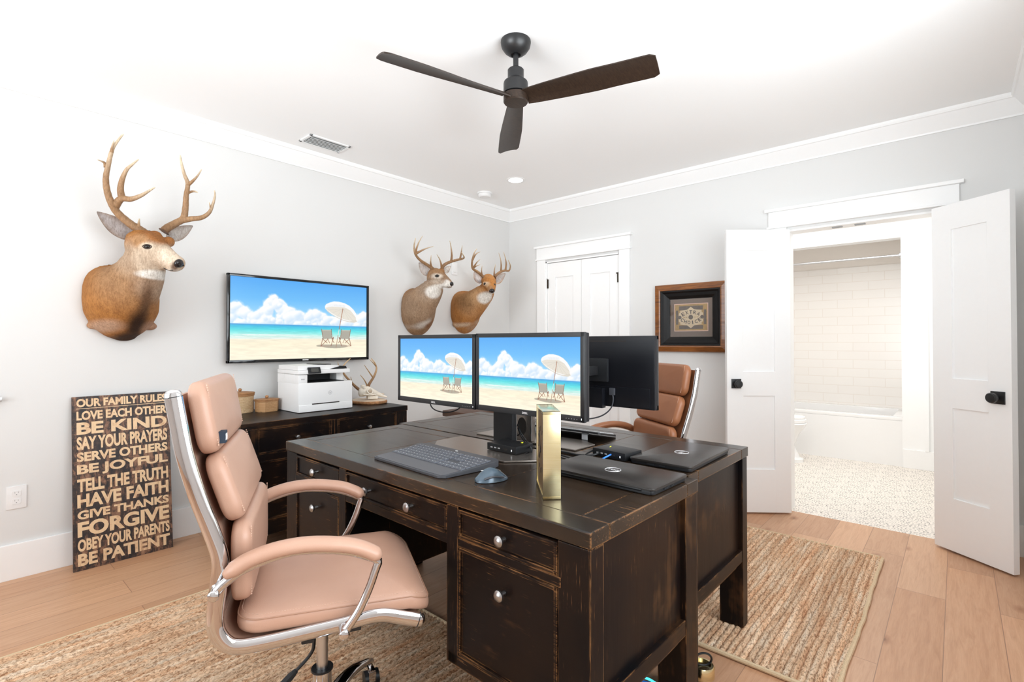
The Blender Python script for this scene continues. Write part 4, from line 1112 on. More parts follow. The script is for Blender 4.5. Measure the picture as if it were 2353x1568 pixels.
st2.location = (-2.205, -2.150, 0.7605); st2.rotation_euler = (0, 0, PI/2)
for q in (st1, st2): q['group'] = 'monitor stands'

# docking stations
def make_dock(label, L=0.155, D=0.105, h=0.030):
    t = empty('docking_station', (0, 0, 0), 0, label, 'docking station')
    MB().box((-L/2, -D/2, 0.001), (L/2, D/2, h), 0.003).build('case', M['rubber'], t)
    w = MB()
    for k in range(3): w.box((-L/2+.020+k*.020, -D/2-.0006, 0.012), (-L/2+.031+k*.020, -D/2+.001, 0.0165))
    w.build('usb_ports', M['grey_ink'], t)
    MB().box((L/2-.062, -D/2-.0006, .012), (L/2-.045, -D/2+.001, .018)).build('socket', M['dark'], t)
    MB().box((L/2-.024, -D/2-.0006, .010), (L/2-.021, -D/2+.001, .017)).build('light', M['led'], t)
    return t
dk1 = make_dock('small black docking station standing on the near stand plate, before its column')
dk1.location = (-2.503, -2.244, 0.7672); dk1.rotation_euler = (0, 0, -PI/2)
dk2 = make_dock('small black docking station behind the laptops with a blue cable plugged in')
dk2.location = (-2.285, -2.607, 0.7602); dk2.rotation_euler = (0, 0, -PI/2+math.radians(-8))
for q in (dk1, dk2): q['group'] = 'docking stations'

# laptops
def make_laptop(label, W=0.412, D=0.232):
    t = empty('laptop', (0, 0, 0), 0, label, 'laptop')
    MB().prism(rrect(-W/2+.004, -D/2+.004, W/2-.004, D/2-.002, .012), 0.002, 0.013, bev=0.002).build('base', M['rubber'], t)
    MB().prism(rrect(-W/2, -D/2, W/2, D/2, .014), 0.0135, 0.021, bev=0.0028, ).build('lid', M['laptop'], t)
    MB().cyl((-W/2+.04, D/2-.004, .012), (W/2-.04, D/2-.004, .012), 0.005, n=10).build('hinge', M['rubber'], t)
    MB().box((-W/2+.002, -0.02, .005), (-W/2+.005, 0.0, .009)).box((-W/2+.002, 0.02, .005), (-W/2+.005, 0.045, .010)).build('ports', M['plastic_dark'], t)
    w = MB()
    w.tube([(0.026*math.cos(a), 0.026*math.sin(a), .0212) for a in [2*PI*k/32 for k in range(32)]], 0.0011, 6, closed=True)
    w.build('logo_ring', M['logo'], t)
    text_mesh('DELL', 'logo', M['logo'], t, Matrix.Translation((0, 0, .0211)), fit=0.040, height=0.012, offset=0.02, extrude=0.0004)
    return t
lapA = make_laptop('closed dark laptop with a round logo on the near desk corner')
lapA.location = (-2.551, -2.744, 0.7604); lapA.rotation_euler = (0, 0, -PI/2+math.radians(-1.5)+PI)
lapB = make_laptop('closed dark laptop with a round logo on the far desk, beside the docking station')
lapB.location = (-2.143, -2.806, 0.7604); lapB.rotation_euler = (0, 0, math.radians(1))
for q in (lapA, lapB): q['group'] = 'closed laptops'

# keyboards: x along the rows, y from wrist edge to far edge
def make_keyboard(label, poly, keys_box, palm, slope=(0.008, 0.020), feet=False, keymat='key', bodymat='slate'):
    t = empty('keyboard', (0, 0, 0), 0, label, 'keyboard')
    y0 = min(p[1] for p in poly); y1 = max(p[1] for p in poly); n = len(poly)
    def zt(y): return lerp(slope[0], slope[1], (y-y0)/(y1-y0))
    bm = bmesh.new(); lo = [bm.verts.new((x, y, 0.001+(zt(y)-slope[0] if feet else 0))) for x, y in poly]; hi = [bm.verts.new((x, y, zt(y)+0.004)) for x, y in poly]
    bm.faces.new(lo[::-1]); bm.faces.new(hi)
    for i in range(n): bm.faces.new((lo[i], lo[(i+1) % n], hi[(i+1) % n], hi[i]))
    es = [e for e in bm.edges if e.verts[0] in hi and e.verts[1] in hi]
    bmesh.ops.bevel(bm, geom=es, offset=0.0022, segments=2, profile=0.6, affect='EDGES')
    MB().bm(bm).build('case', M[bodymat], t)
    if palm: 
        w = MB(); w.prism(palm, 0, 0.0012); 
        vv = [(p[0], p[1], zt(p[1])+0.0042+p[2]) for p in w.v]; w.v = vv; w.build('palm_rest', plain('palm_rest_grey', (0.10, 0.098, 0.108), 0.5), t)
    kx0, ky0, kx1, ky1 = keys_box; rows = 6; pitch = (ky1-ky0)/rows; w = MB(); sl = (slope[1]-slope[0])/(y1-y0)
    segs = [(0.0, 0.655, 15), (0.675, 0.80, 3), (0.82, 1.0, 4)]
    L = kx1-kx0
    for r in range(rows):
        yy = ky0+r*pitch
        for a, b, c in segs:
            if (a > 0.6 and a < 0.8 and r == 2): continue
            xs = []
            if a == 0 and r == 0: xs = [(0, .07), (.07, .14), (.14, .21), (.21, .50), (.50, .57), (.57, .64), (.64, .655)]
            if a == 0 and r == 0: cells = [(0, .10), (.10, .19), (.19, .28), (.28, .68), (.68, .77), (.77, .86), (.86, 1)]
            else:
                off = [0, .03, .015, 0, .02, 0][r]; cells = [(k/c, (k+1)/c) for k in range(c)]
                if a == 0 and off: cells = [(0, 1/c+off)]+[((k+0)/c+off, (k+1)/c+off) for k in range(1, c-1)]+[((c-1)/c+off, 1)]
            for p, q in cells:
                x0 = kx0+L*(a+(b-a)*p)+0.0008; x1 = kx0+L*(a+(b-a)*q)-0.0008
                h = zt(yy)+0.0045
                bx = [(x0, yy+.0008), (x1, yy+.0008), (x1, yy+pitch*0.93), (x0, yy+pitch*0.93)]
                v = [(x, y, h+(y-yy)*sl) for x, y in bx]+[(x+(0.0012 if x == x0 else -0.0012), y+(0.0012 if y < yy+pitch/2 else -0.0012), h+(y-yy)*sl+0.0032) for x, y in bx]
                w.add(v, [(3, 2, 1, 0), (4, 5, 6, 7), (0, 1, 5, 4), (1, 2, 6, 5), (2, 3, 7, 6), (3, 0, 4, 7)])
    w.build('keys', M[keymat], t, smooth=False)
    w = MB()
    rr = random.Random(5)
    for r in range(rows):
        for k in range(15):
            x = kx0+L*(0.655*(k+0.3)/15); y = ky0+(r+0.55)*pitch; h = zt(y)+0.0079
            w.box((x, y, h), (x+0.003, y+0.003, h+0.0003))
        for k in range(7):
            if r == 2 and k < 3: continue
            x = kx0+L*(0.68+0.31*k/7)+0.004; y = ky0+(r+0.5)*pitch; h = zt(y)+0.0079; w.box((x, y, h), (x+0.003, y+0.003, h+0.0003))
    w.build('lettering', M['white_ink'], t, smooth=False)
    return t, zt
kp = [(-0.205, -0.128), (-0.19, -0.133), (0.19, -0.133), (0.212, -0.115), (0.228, 0.095), (0.218, 0.118), (0.20, 0.125), (-0.205, 0.125), (-0.232, 0.112), (-0.240, 0.095), (-0.205, 0.0), (-0.212, -0.09)]
palm = [(-0.196, -0.126), (0.196, -0.126), (0.206, -0.112), (0.210, -0.055), (-0.200, -0.055), (-0.204, -0.112)]
kb1, zt1 = make_keyboard('dark slate keyboard with a palm rest and white legends on the near desk', kp, (-0.205, -0.052, 0.212, 0.088), palm, (0.005, 0.020))
kb1.location = (-2.815, -2.148, 0.7602); kb1.rotation_euler = (0, 0, -PI/2+math.radians(-2.5))
w = MB().ball((0.0, 0.106, zt1(.106)+.0052), (0.008, 0.004, 0.0008), 12, 6); w.build('logo', M['white_ink'], kb1)
kp2 = [(-0.21, -0.085), (0.21, -0.085), (0.218, -0.07), (0.218, 0.075), (0.21, 0.085), (-0.21, 0.085), (-0.218, 0.075), (-0.218, -0.07)]
kb2, zt2 = make_keyboard('black keyboard propped up on its feet on the far desk', kp2, (-0.208, -0.072, 0.208, 0.062), None, (0.006, 0.040), feet=True, keymat='grey_ink', bodymat='rubber')
kb2.location = (-2.030, -2.195, 0.7602); kb2.rotation_euler = (0, 0, PI/2+math.radians(3))
for s in (-1, 1): MB().box((s*0.13-.014, 0.060, 0.0), (s*0.13+.014, 0.066, 0.030), 0.001).box((s*0.13-.014, 0.050, 0.022), (s*0.13+.014, 0.066, 0.030), 0.001).build('foot', M['grey_ink'], kb2)
for q in (kb1, kb2): q['group'] = 'keyboards'

# mouse
mo = empty('computer_mouse', (-2.856, -2.478, 0.7602), math.radians(-24), 'blue-grey contoured mouse beside the near keyboard', 'mouse')
w = MB(); rings = []
for i in range(15):
    t = i/14; x = -0.052+0.108*t; k = math.sin(PI*min(0.985, max(0.03, t)))**0.42
    hgt = 0.036*(math.sin(PI*min(1, t*0.80+0.12))**0.8)*k+0.004; wd = 0.034*k*(1-0.12*t)
    ring = []
    for j in range(20):
        a = 2*PI*j/20; y = wd*math.cos(a); z = 0.001+hgt*max(0, math.sin(a))**0.75 if math.sin(a) > 0 else 0.001
        if math.sin(a) > 0: y += 0.004*math.sin(a)
        ring.append(Vector((x, y, z)))
    rings.append(ring)
w.loft(rings).build('shell', M['mouse'], mo, angle=80)
MB().cyl((0.024, -0.004, 0.024), (0.024, 0.004, 0.024), 0.009, n=20).build('scroll_wheel', M['steel'], mo)
MB().tube(catmull([(-0.035, -0.030, 0.014), (-0.005, -0.034, 0.020), (0.03, -0.030, 0.014)], 5), 0.0035, 8).build('thumb_buttons', M['slate'], mo)
MB().ball((-0.030, 0.002, 0.0345), (0.005, 0.003, 0.001), 10, 6).build('logo', M['white_ink'], mo)

# brass clock
dv = Vector((0.71, 0.704, 0)).normalized(); ev = Vector((0.704, -0.71, 0)).normalized()
cc = Vector((-2.8845, -2.743, 0.7604))+dv*0.089
ck = empty('desk_clock', cc, math.atan2(dv.y, dv.x), 'square brass desk clock turned edge-on at the front of the near desk', 'clock')
W, D, Hc = 0.178, 0.051, 0.247; tk = 0.010
w = MB()
w.box((-W/2, -D/2, 0), (-W/2+tk, D/2, Hc), 0.0012); w.box((W/2-tk, -D/2, 0), (W/2, D/2, Hc), 0.0012)
w.box((-W/2, -D/2, Hc-tk), (W/2, D/2, Hc), 0.0012); w.box((-W/2, -D/2, 0), (W/2, D/2, tk), 0.0012)
w.build('case', M['brass'], ck)
MB().box((-W/2+tk, -D/2+.001, tk), (W/2-tk, -D/2+.006, Hc-tk)).build('back_panel', M['black_metal'], ck)
MB().box((-W/2+tk, D/2-.008, tk), (W/2-tk, D/2-.0045, Hc-tk)).build('dial', plain('brass_dial', (0.13, 0.075, 0.03), 0.5, metal=0.3), ck)
w = MB()
for k in range(12):
    a = 2*PI*k/12; w.box((-0.0015, D/2-.0046, 0.055), (0.0015, D/2-.0035, 0.070), M=Matrix.Translation((0, 0, Hc/2)) @ Matrix.Rotation(a, 4, 'Y'))
w.build('hour_marks', M['black_metal'], ck)
for a, L, nm in ((0.6, 0.06, 'minute_hand'), (2.4, 0.042, 'hour_hand')):
    MB().box((-0.002, D/2-.0034, -0.01), (0.002, D/2-.0020, L), M=Matrix.Translation((0, 0, Hc/2)) @ Matrix.Rotation(a, 4, 'Y')).build(nm, M['black_metal'], ck)

# cables
def cable(name, pts, r, mat, label, cat='cable', k=6):
    P = catmull(pts, k); c = P[0].copy()
    o = MB().tube(P, r, 8).build(name, mat, shift=c); o.location = c
    return tag(o, label, cat, 'cables')
z = 0.765
cable('cable', [at(u, v, 0, -2.560) for u, v in ((988, 925), (992, 936), (1003, 944), (1024, 948), (1046, 944), (1060, 934), (1072, 918))], 0.0028, M['rubber'], 'black cable looping below the lit monitor nearest the credenza')
cable('cable', [at(u, v, 0, -2.128) for u, v in ((1406, 902), (1409, 918), (1404, 938), (1388, 953), (1366, 961), (1340, 963), (1316, 958))], 0.0030, M['slate'], 'grey video cable curving down from the back of the far monitor')
w = MB().box((-0.004, -0.012, -0.010), (0.010, 0.012, 0.020), 0.002)
pp = at(1406, 903, 0, -2.128)
plug = w.build('cable_plug', M['slate']); plug.location = pp; tag(plug, 'grey video plug on the back of the far monitor', 'plug')
def dk(u, v, h): return at(u, v, 2, h)
cable('cable', [dk(1388, 1030, .775), dk(1368, 1034, .776), dk(1350, 1042, .770), dk(1338, 1051, .766), dk(1316, 1054, .765), dk(1290, 1047, .765), dk(1262, 1042, .765)], 0.0032, M['rubber'], 'black cable running from the far docking station behind the laptop')
cable('cable', [dk(1396, 1033, .774), dk(1376, 1042, .774), dk(1356, 1047, .768), dk(1330, 1046, .766), dk(1300, 1040, .765), dk(1270, 1036, .765)], 0.0040, M['rubber'], 'thick black power cable lying beside the far docking station')
cable('cable', [dk(1413, 1041, .776), dk(1402, 1046, .776), dk(1392, 1051, .770), dk(1375, 1060, .765)], 0.0032, M['blue_cable'], 'bright blue network cable plugged into the far docking station')
tag(MB().tube(catmull([dk(1390, 1038, .778), dk(1393, 1034, .782), dk(1398, 1031, .786), dk(1404, 1026, .792)]), 0.0020, 6).build('cable_tie', M['yellow_cable']), 'yellow tie around the cable at the far docking station', 'cable tie')
cable('cable', [dk(1207, 1043, .775), dk(1216, 1040, .776), dk(1222, 1036, .800)]+[at(u, v, 0, -2.36) for u, v in ((1212, 1018), (1200, 1000), (1192, 988))], 0.0030, M['rubber'], 'black cables hanging by the column hole over the near docking station')
cable('cable', [at(u, v, 0, -2.35) for u, v in ((1190, 975), (1184, 990), (1189, 1001), (1196, 992), (1190, 984), (1200, 1008), (1214, 1024), (1226, 1034))], 0.0026, M['rubber'], 'black cable coiled at the column hole of the far stand')
tag(MB().box((-0.004, -0.003, 0), (0.004, 0.003, 0.004), 0.001, M=Matrix.Translation((-2.475, -2.285, 0.797))).build('cable_tie', M['yellow_cable']), 'yellow tag on top of the near docking station', 'cable tie')
c1, c2 = at(1474, 1555, 2, .05), at(1504, 1569, 2, .05)
cable('cable', [c1+(c1-c2)*2.0, c1, c2, c2+(c2-c1)*2.5+Vector((0, 0, -.03))], 0.004, M['cyan_glow'], 'glowing cyan cable on the floor under the near desk')
c1, c2 = at(1470, 1568, 2, .03), at(1496, 1574, 2, .02)
cable('cable', [c1+(c1-c2)*1.5, c1, c2, c2+(c2-c1)*2.0], 0.008, M['blue_cable'], 'thick blue cable on the floor under the near desk')
bp = empty('brass_pot', (-2.203, -2.905, 0.0), 0, 'small brass pot with a black ring handle on the floor by a desk leg', 'pot')
MB().lathe([(0.036, 0), (0.042, 0.006), (0.042, 0.040), (0.038, 0.046), (0.030, 0.047), (0.030, 0.040), (0.002, 0.040)], 28).build('body', M['brass'], bp)
MB().tube([(0.0, -0.004+0.030*math.cos(a), 0.062+0.022*math.sin(a)) for a in [2*PI*k/24 for k in range(24)]], 0.0038, 8, closed=True).build('ring_handle', M['rubber'], bp, M=Matrix.Rotation(0.75, 4, 'Z'))

# ------------------------------------------------------------------ lettered sign leaning on the wall
sg = empty('lettered_sign', (-3.342, -0.145, 0.0), 0, 'tall distressed wooden sign of family rules leaning against the left wall', 'sign')
SW, SH = 0.445, 0.913; lean = math.atan2(0.112, 0.905)
sg.rotation_euler = (-lean, 0, 0)
MB().box((-SW/2, 0.0, 0.0), (SW/2, 0.018, SH), 0.002).build('board', M['sign'], sg, smooth=False)
lines = [('OUR FAMILY RULES', 148, 215), ('LOVE EACH OTHER', 248, 320), ('BE KIND', 338, 435), ('SAY YOUR PRAYERS', 452, 557), ('SERVE OTHERS', 575, 650), ('BE JOYFUL', 672, 768), ('TELL THE TRUTH', 785, 888), ('HAVE FAITH', 905, 1010), ('GIVE THANKS', 1032, 1100), ('FORGIVE', 1118, 1235), ('OBEY YOUR PARENTS', 1252, 1345), ('BE PATIENT', 1362, 1455)]
for s, a, b in lines:
    za = SH*(1-(a-130)/1360); zb = SH*(1-(b-130)/1360)
    Mt = Matrix.Translation((0.002, -0.0002, (za+zb)/2)) @ Matrix.Rotation(PI/2, 4, 'X')
    text_mesh(s, 'lettering', M['letter'], sg, Mt, fit=SW*0.925, height=za-zb, offset=0.040, extrude=0.0006)
MB().box((-SW*0.46, -0.0009, SH*(1-99.5/1360)), (SW*0.46, 0.0, SH*(1-95/1360))).build('rule_line', M['letter'], sg, smooth=False)

# ------------------------------------------------------------------ framed label picture on the right wall (faces -x)
pf = empty('framed_picture', (0, -1.985, 1.402), -PI/2, 'framed antique label in a wide brown and black frame, partly behind the door', 'picture')
W, Hh = 0.594, 0.556
def ring_frame(prof, W, Hh):
    """profile of (inset, height); mitred frame in xz, front -y"""
    w = MB(); n = len(prof); cs = [(-1, -1), (1, -1), (1, 1), (-1, 1)]; v = []; f = []
    for sx, sz in cs:
        for ins, h in prof: v.append((sx*(W/2-ins), -h, sz*(Hh/2-ins)))
    for c in range(4):
        for i in range(n):
            a = c*n+i; b = c*n+(i+1) % n; e = ((c+1) % 4)*n+(i+1) % n; g = ((c+1) % 4)*n+i; f.append((a, b, e, g))
    return w.add(v, f)
ring_frame([(0, 0), (0, 0.034), (0.004, 0.040), (0.022, 0.044), (0.040, 0.048), (0.050, 0.046), (0.052, 0.040), (0.052, 0.0)], W, Hh).build('outer_frame', M['frame_wood'], pf, smooth=False)
ring_frame([(0.052, 0), (0.052, 0.043), (0.062, 0.042), (0.075, 0.030), (0.098, 0.024), (0.122, 0.012), (0.124, 0.008), (0.124, 0.0)], W, Hh).build('black_liner', M['frame_black'], pf, smooth=False)
MB().box((-W/2+.12, -0.0065, -Hh/2+.12), (W/2-.12, -0.004, Hh/2-.12)).build('mat_board', M['mat_board'], pf, smooth=False)
lb = MB().box((-0.140, -0.0078, -0.118+.008), (0.140, -0.0066, 0.108+.008)).build('label_card', M['pink_line'], pf, smooth=False)
z0 = 0.003
MB().box((-0.134, -0.0084, -0.104), (0.134, -0.0079, 0.110)).build('label_field', M['gold_rim'], lb, smooth=False)
w = MB()
for a, b in (((-0.098, 0.062), (0.098, 0.096)), ((-0.098, -0.092), (0.098, -0.062))): w.box((a[0], -0.0088, a[1]), (b[0], -0.0085, b[1]))
for s in (-1, 1): w.box((s*0.105, -0.0088, -0.055), (s*0.125, -0.0085, 0.062))
w.build('label_bands', M['olive'], lb, smooth=False)
w = MB()
vz = [(-0.088, -0.055), (-0.088, -0.040), (-0.10, -0.03), (-0.10, 0.036), (-0.088, 0.046), (-0.088, 0.060), (-0.03, 0.066), (0.0, 0.088), (0.03, 0.066), (0.088, 0.060), (0.088, 0.046), (0.10, 0.036), (0.10, -0.03), (0.088, -0.040), (0.088, -0.055), (0.03, -0.062), (0.0, -0.086), (-0.03, -0.062)]
w.prism(vz, 0.0090, 0.0093, Matrix.Rotation(PI/2, 4, 'X')); w.build('label_centre', M['cream'], lb, smooth=False)
w = MB()
for cx, r in ((0, 0.019), (-0.092, 0.015), (0.092, 0.015)): w.lathe([(0.0005, 0), (r, 0), (r, 0.0003), (0.0005, 0.0003)], 24, Matrix.Translation((cx, -0.0094, 0.004)) @ Matrix.Rotation(PI/2, 4, 'X'))
w.build('label_roundels', M['olive'], lb, smooth=False)
w = MB()
for s in (-1, 1):
    w.prism([(s*0.026, 0.004), (s*0.033, 0.007), (s*0.045, 0.0045), (s*0.055, 0.007), (s*0.066, 0.004), (s*0.055, 0.001), (s*0.045, 0.0035), (s*0.033, 0.001)], 0.0094, 0.0097, Matrix.Rotation(PI/2, 4, 'X'))
w.build('label_ornament', M['gold_rim'], lb, smooth=False)
def arc_text(s, cx, cz, R, span, up, hgt, wid):
    w = MB(); n = len(s)
    for i, ch in enumerate(s):
        a = (-(span/2)+span*i/(n-1)); x = cx+R*math.sin(a); zz = cz+(R*math.cos(a) if up else -R*math.cos(a)); rot = a if up else -a
        g = text_mesh(ch, 'x', None, None, Matrix.Translation((x, -0.0094, zz)) @ Matrix.Rotation(rot, 4, 'Y') @ Matrix.Rotation(PI/2, 4, 'X'), fit=(wid*0.35 if ch == 'I' else wid), height=hgt, offset=0.02, extrude=0.0003)
        w.add(g.v, g.f)
    w.build('label_lettering', M['brown_ink'], lb, smooth=False)
arc_text('EXTRA', 0, -0.085, 0.131, 1.02, True, 0.029, 0.024)
arc_text('CHOICE', 0, 0.087, 0.126, 1.20, False, 0.028, 0.023)
MB().box((-W/2+.118, -0.0125, -Hh/2+.118), (W/2-.118, -0.0115, Hh/2-.118)).build('glass', M['glass'], pf, smooth=False)

# ------------------------------------------------------------------ printer (front faces -y)
pr = empty('printer', (-2.341, -0.474, 0.7502), 0, 'white multifunction laser printer on the credenza', 'printer')
w = MB()
w.box((-.189, 0.0, .002), (.189, .30, .190), .008); w.box((-.189, 0.05, .185), (-.128, .30, .245), .004); w.box((-.1885, 0.002, .17), (-.130, .10, .243), .006)
w.box((.125, .10, .185), (.175, .30, .245), .004); w.box((-.19, .20, .185), (.15, .30, .245))
w.build('body', M['white_plastic'], pr)
MB().box((-.188, -0.0035, .004), (.188, 0.05, .048), .003).build('paper_drawer', M['white_plastic'], pr)
MB().box((-.13, 0.003, .191), (.128, .20, .194)).box((-.13, 0.19, .19), (.13, .202, .245)).build('output_tray', M['rubber'], pr)
MB().box((-.10, -0.0045, .049), (.09, 0.01, .0545)).build('feed_slot', M['dark'], pr)
MB().box((-.192, -0.004, .246), (.168, .30, .272), .005).build('scanner_deck', M['white_plastic'], pr)
w = MB().prism([(-.190, .273), (.118, .273), (.090, .296), (-.02, .302), (-.190, .300)], -.285, -.012, Matrix.Rotation(PI/2, 4, 'X') @ Matrix.Identity(4))
w.build('feeder_cover', M['white_plastic'], pr, smooth=False)
MB().prism([(.028, .2735), (.152, .2735), (.145, .290), (.105, .292)], -.20, -.008, Matrix.Rotation(PI/2, 4, 'X')).build('document_tray', M['rubber'], pr, smooth=False)
MB().box((-.03, .05, .3015), (.06, .22, .306), .002).build('top_tray', M['rubber'], pr)
w = MB().box((-.042, -.006, -.020), (.042, .004, .022), .003, M=Matrix.Translation((-.088, -.004, .268)) @ Matrix.Rotation(math.radians(-24), 4, 'X'))
cp = w.build('control_panel', M['rubber'], pr)
MB().box((-.024, -.0068, -.012), (.026, -.006, .014), M=Matrix.Translation((-.088, -.004, .268)) @ Matrix.Rotation(math.radians(-24), 4, 'X')).build('touch_screen', plain('dim_screen', (0.05, 0.05, 0.045), 0.2), cp)
w = MB().tube([(0.012*math.cos(a), -0.0008, 0.118+0.012*math.sin(a)) for a in [2*PI*k/28 for k in range(28)]], 0.0009, 6, closed=True)
lg = w.build('logo_ring', M['grey_ink'], pr)
lg.location = (0.025, 0, 0)
t_ = text_mesh('hp', 'logo', M['grey_ink'], pr, Matrix.Translation((0.025, -0.0002, 0.117)) @ Matrix.Rotation(PI/2, 4, 'X'), fit=0.014, height=0.016, offset=0.0, extrude=0.0005, shear=0.3)
MB().box((-.172, -.0003, .212), (-.162, .003, .218)).box((-.159, -.0003, .212), (-.150, .003, .218)).build('model_print', M['grey_ink'], pr)

# ------------------------------------------------------------------ baskets
def basket(name, c, label, oct_, rx, ry, h, mat):
    t = empty('lidded_basket', (c.x, c.y, 0.7502), 0.1, label, 'basket')
    n = 8 if oct_ else 32
    def rg(k, z):
        o = [Vector((rx*k*math.cos(a), ry*k*math.sin(a), z)) for a in [2*PI*(i+0.5)/n for i in range(n)]]
        return o
    def hx(k, z):
        if not oct_: return rg(k, z)
        P = [(-1, -.45), (-.62, -1), (.62, -1), (1, -.45), (1, .45), (.62, 1), (-.62, 1), (-1, .45)]
        return [Vector((rx*k*a, ry*k*b, z)) for a, b in P]
    MB().loft([hx(.93, 0), hx(.96, .01), hx(.96, h*.82)]).build('body', M[mat], t, angle=40)
    MB().loft([hx(1.0, h*.80), hx(1.01, h*.82), hx(1.01, h*.88), hx(.98, h*.90)]).build('rim_band', M['rattan'], t, angle=40)
    lid = MB().loft([hx(1.03, h*.90), hx(1.04, h*.92), hx(1.04, h*.955), hx(1.0, h*.97), hx(.5, h*1.01), hx(.1, h*1.02)]).build('lid', M['rattan'], t, angle=40)
    MB().ball((0, 0, h*1.02+.010), (.011, .011, .010), 14, 10).build('lid_knob', M['rattan'], lid)
b1 = at(551, 948, 2, .75); basket('round', b1, 'taller round lidded wicker basket on the credenza', False, .086, .075, .132, 'basket')
b2 = at(613, 945, 2, .75); basket('oct', b2, 'smaller octagonal lidded wicker basket beside the printer', True, .069, .058, .083, 'basket2')

# ------------------------------------------------------------------ deer skull on a wood slice
c = at(848, 926, 2, .75)
pq = empty('wood_slice', (c.x, c.y, .7502), 0, 'oval slice of log with bark, under the deer skull', 'wood slice')
def ov(k, z, wv=0.0):
    return [Vector((0.125*k*math.cos(a)*(1+wv*math.sin(3*a)), 0.150*k*math.sin(a)*(1+wv*math.cos(2*a+1)), z)) for a in [2*PI*i/40 for i in range(40)]]
MB().loft([ov(.94, 0, .04), ov(1, .006, .05), ov(1.0, .016, .04), ov(.95, .022, .03)]).build('bark_edge', M['bark'], pq)
MB().loft([ov(.93, .0215, .03), ov(.925, .0235, .03)]).build('cut_face', M['cutwood'], pq)
sk = empty('deer_skull', (c.x, c.y, .7502+.0237), math.radians(-20), 'bleached deer skull with small antlers on the wood slice', 'skull')
def sring(x, a, b, z, n=16): return [Vector((x, a*math.cos(2*PI*k/n), z+b*math.sin(2*PI*k/n))) for k in range(n)]
w = MB().loft([sring(-.078, .015, .012, .055), sring(-.070, .034, .030, .056), sring(-.045, .042, .038, .062), sring(-.010, .044, .036, .066), sring(.020, .034, .028, .058), sring(.055, .022, .020, .044), sring(.095, .014, .013, .026), sring(.128, .009, .007, .014), sring(.135, .003, .003, .012)])
for s in (-1, 1):
    w.tube(catmull([(-.05, s*.040, .045), (-.01, s*.056, .040), (.025, s*.046, .040), (.045, s*.026, .034)], 5), .005, 8)
    w.tube(catmull([(-.012, s*.046, .088), (-.028, s*.056, .070), (-.012, s*.060, .050), (.008, s*.056, .050), (.016, s*.048, .070), (.002, s*.044, .088)], 5), .0045, 8)
    w.tube([(-.040, s*.026, .088), (-.046, s*.030, .108)], [.014, .012], 10)
    w.box((-.015, s*.010, .006), (.060, s*.026, .028), .004)
cr_ = w.build('cranium', M['bone'], sk, angle=70)
for s in (-1, 1):
    MB().ball((-.003, s*.040, .068), (.013, .008, .012), 14, 10).build('eye_socket', M['cutwood'], cr_)
MB().ball((.092, 0, .036), (.022, .008, .008), 14, 10).build('nasal_opening', M['cutwood'], cr_)
acol = lambda t, r: tuple(lerp(a, b, min(1, t*1.2)) for a, b in zip((0.16, 0.065, 0.022), (0.72, 0.48, 0.26)))
def k_(u, v, d=0.0): return at(u, v, 1, c.y+0.01+d)
for main, tines in (
    (([k_(845, 893), k_(849, 882), k_(859, 866), k_(865, 849), k_(862, 836), k_(853, 824)], .0115), (([k_(857, 868), k_(848, 855), k_(837, 839, -.03)], .0065), ([k_(845, 890), k_(838, 875, -.02), k_(828, 862, -.04)], .0065), ([k_(864, 842), k_(857, 834, -.02), k_(849, 826, -.03)], .005))),
    (([k_(828, 898, .02), k_(818, 890, .04), k_(808, 880, .06), k_(792, 862, .07), k_(786, 848, .07), k_(793, 836, .06), k_(805, 824, .05)], .0115), (([k_(812, 884, .05), k_(808, 876, .04), k_(806, 866, .03)], .0065), ([k_(790, 858, .07), k_(780, 846, .05), k_(776, 832, .04)], .0055)))):
    w = MB(); P = catmull(main[0], 6); m_ = len(P)
    w.tube(P, [lerp(main[1]*(1.25 if i < 2 else 1), .0025, (i/(m_-1))**1.2) for i in range(m_)], 10, col=(0.5, 0.3, 0.15), colf=acol)
    for sp_, r0 in tines:
        Q = catmull(sp_, 5); w.tube(Q, [lerp(r0, .0016, i/(len(Q)-1)) for i in range(len(Q))], 8, col=(0.6, 0.4, 0.2), colf=lambda t, r: acol(0.25+t*0.6, r))
    bpy.context.view_layer.update(); Mi = sk.matrix_world.inverted()
    w.build('antler', M['antler'], sk, angle=80, M=Mi)

# dark furniture glimpsed under the monitor
fb = empty('side_stool', (-0.95, -0.42, 0), 0, 'dark brown stool beyond the far desk, glimpsed below the lit monitors', 'stool')
MB().box((-.20, -.17, .56), (.20, .17, .612), .012).build('seat', M['furn_brown'], fb)
for sx in (-1, 1):
    for sy in (-1, 1): MB().cyl((sx*.17, sy*.14, 0), (sx*.15, sy*.12, .565), .017, .02, n=14).build('leg', M['wood_z'], fb)
for sy in (-1, 1): MB().box((-.15, sy*.125-.01, .24), (.15, sy*.125+.01, .27), .003).build('stretcher', M['wood_x'], fb)
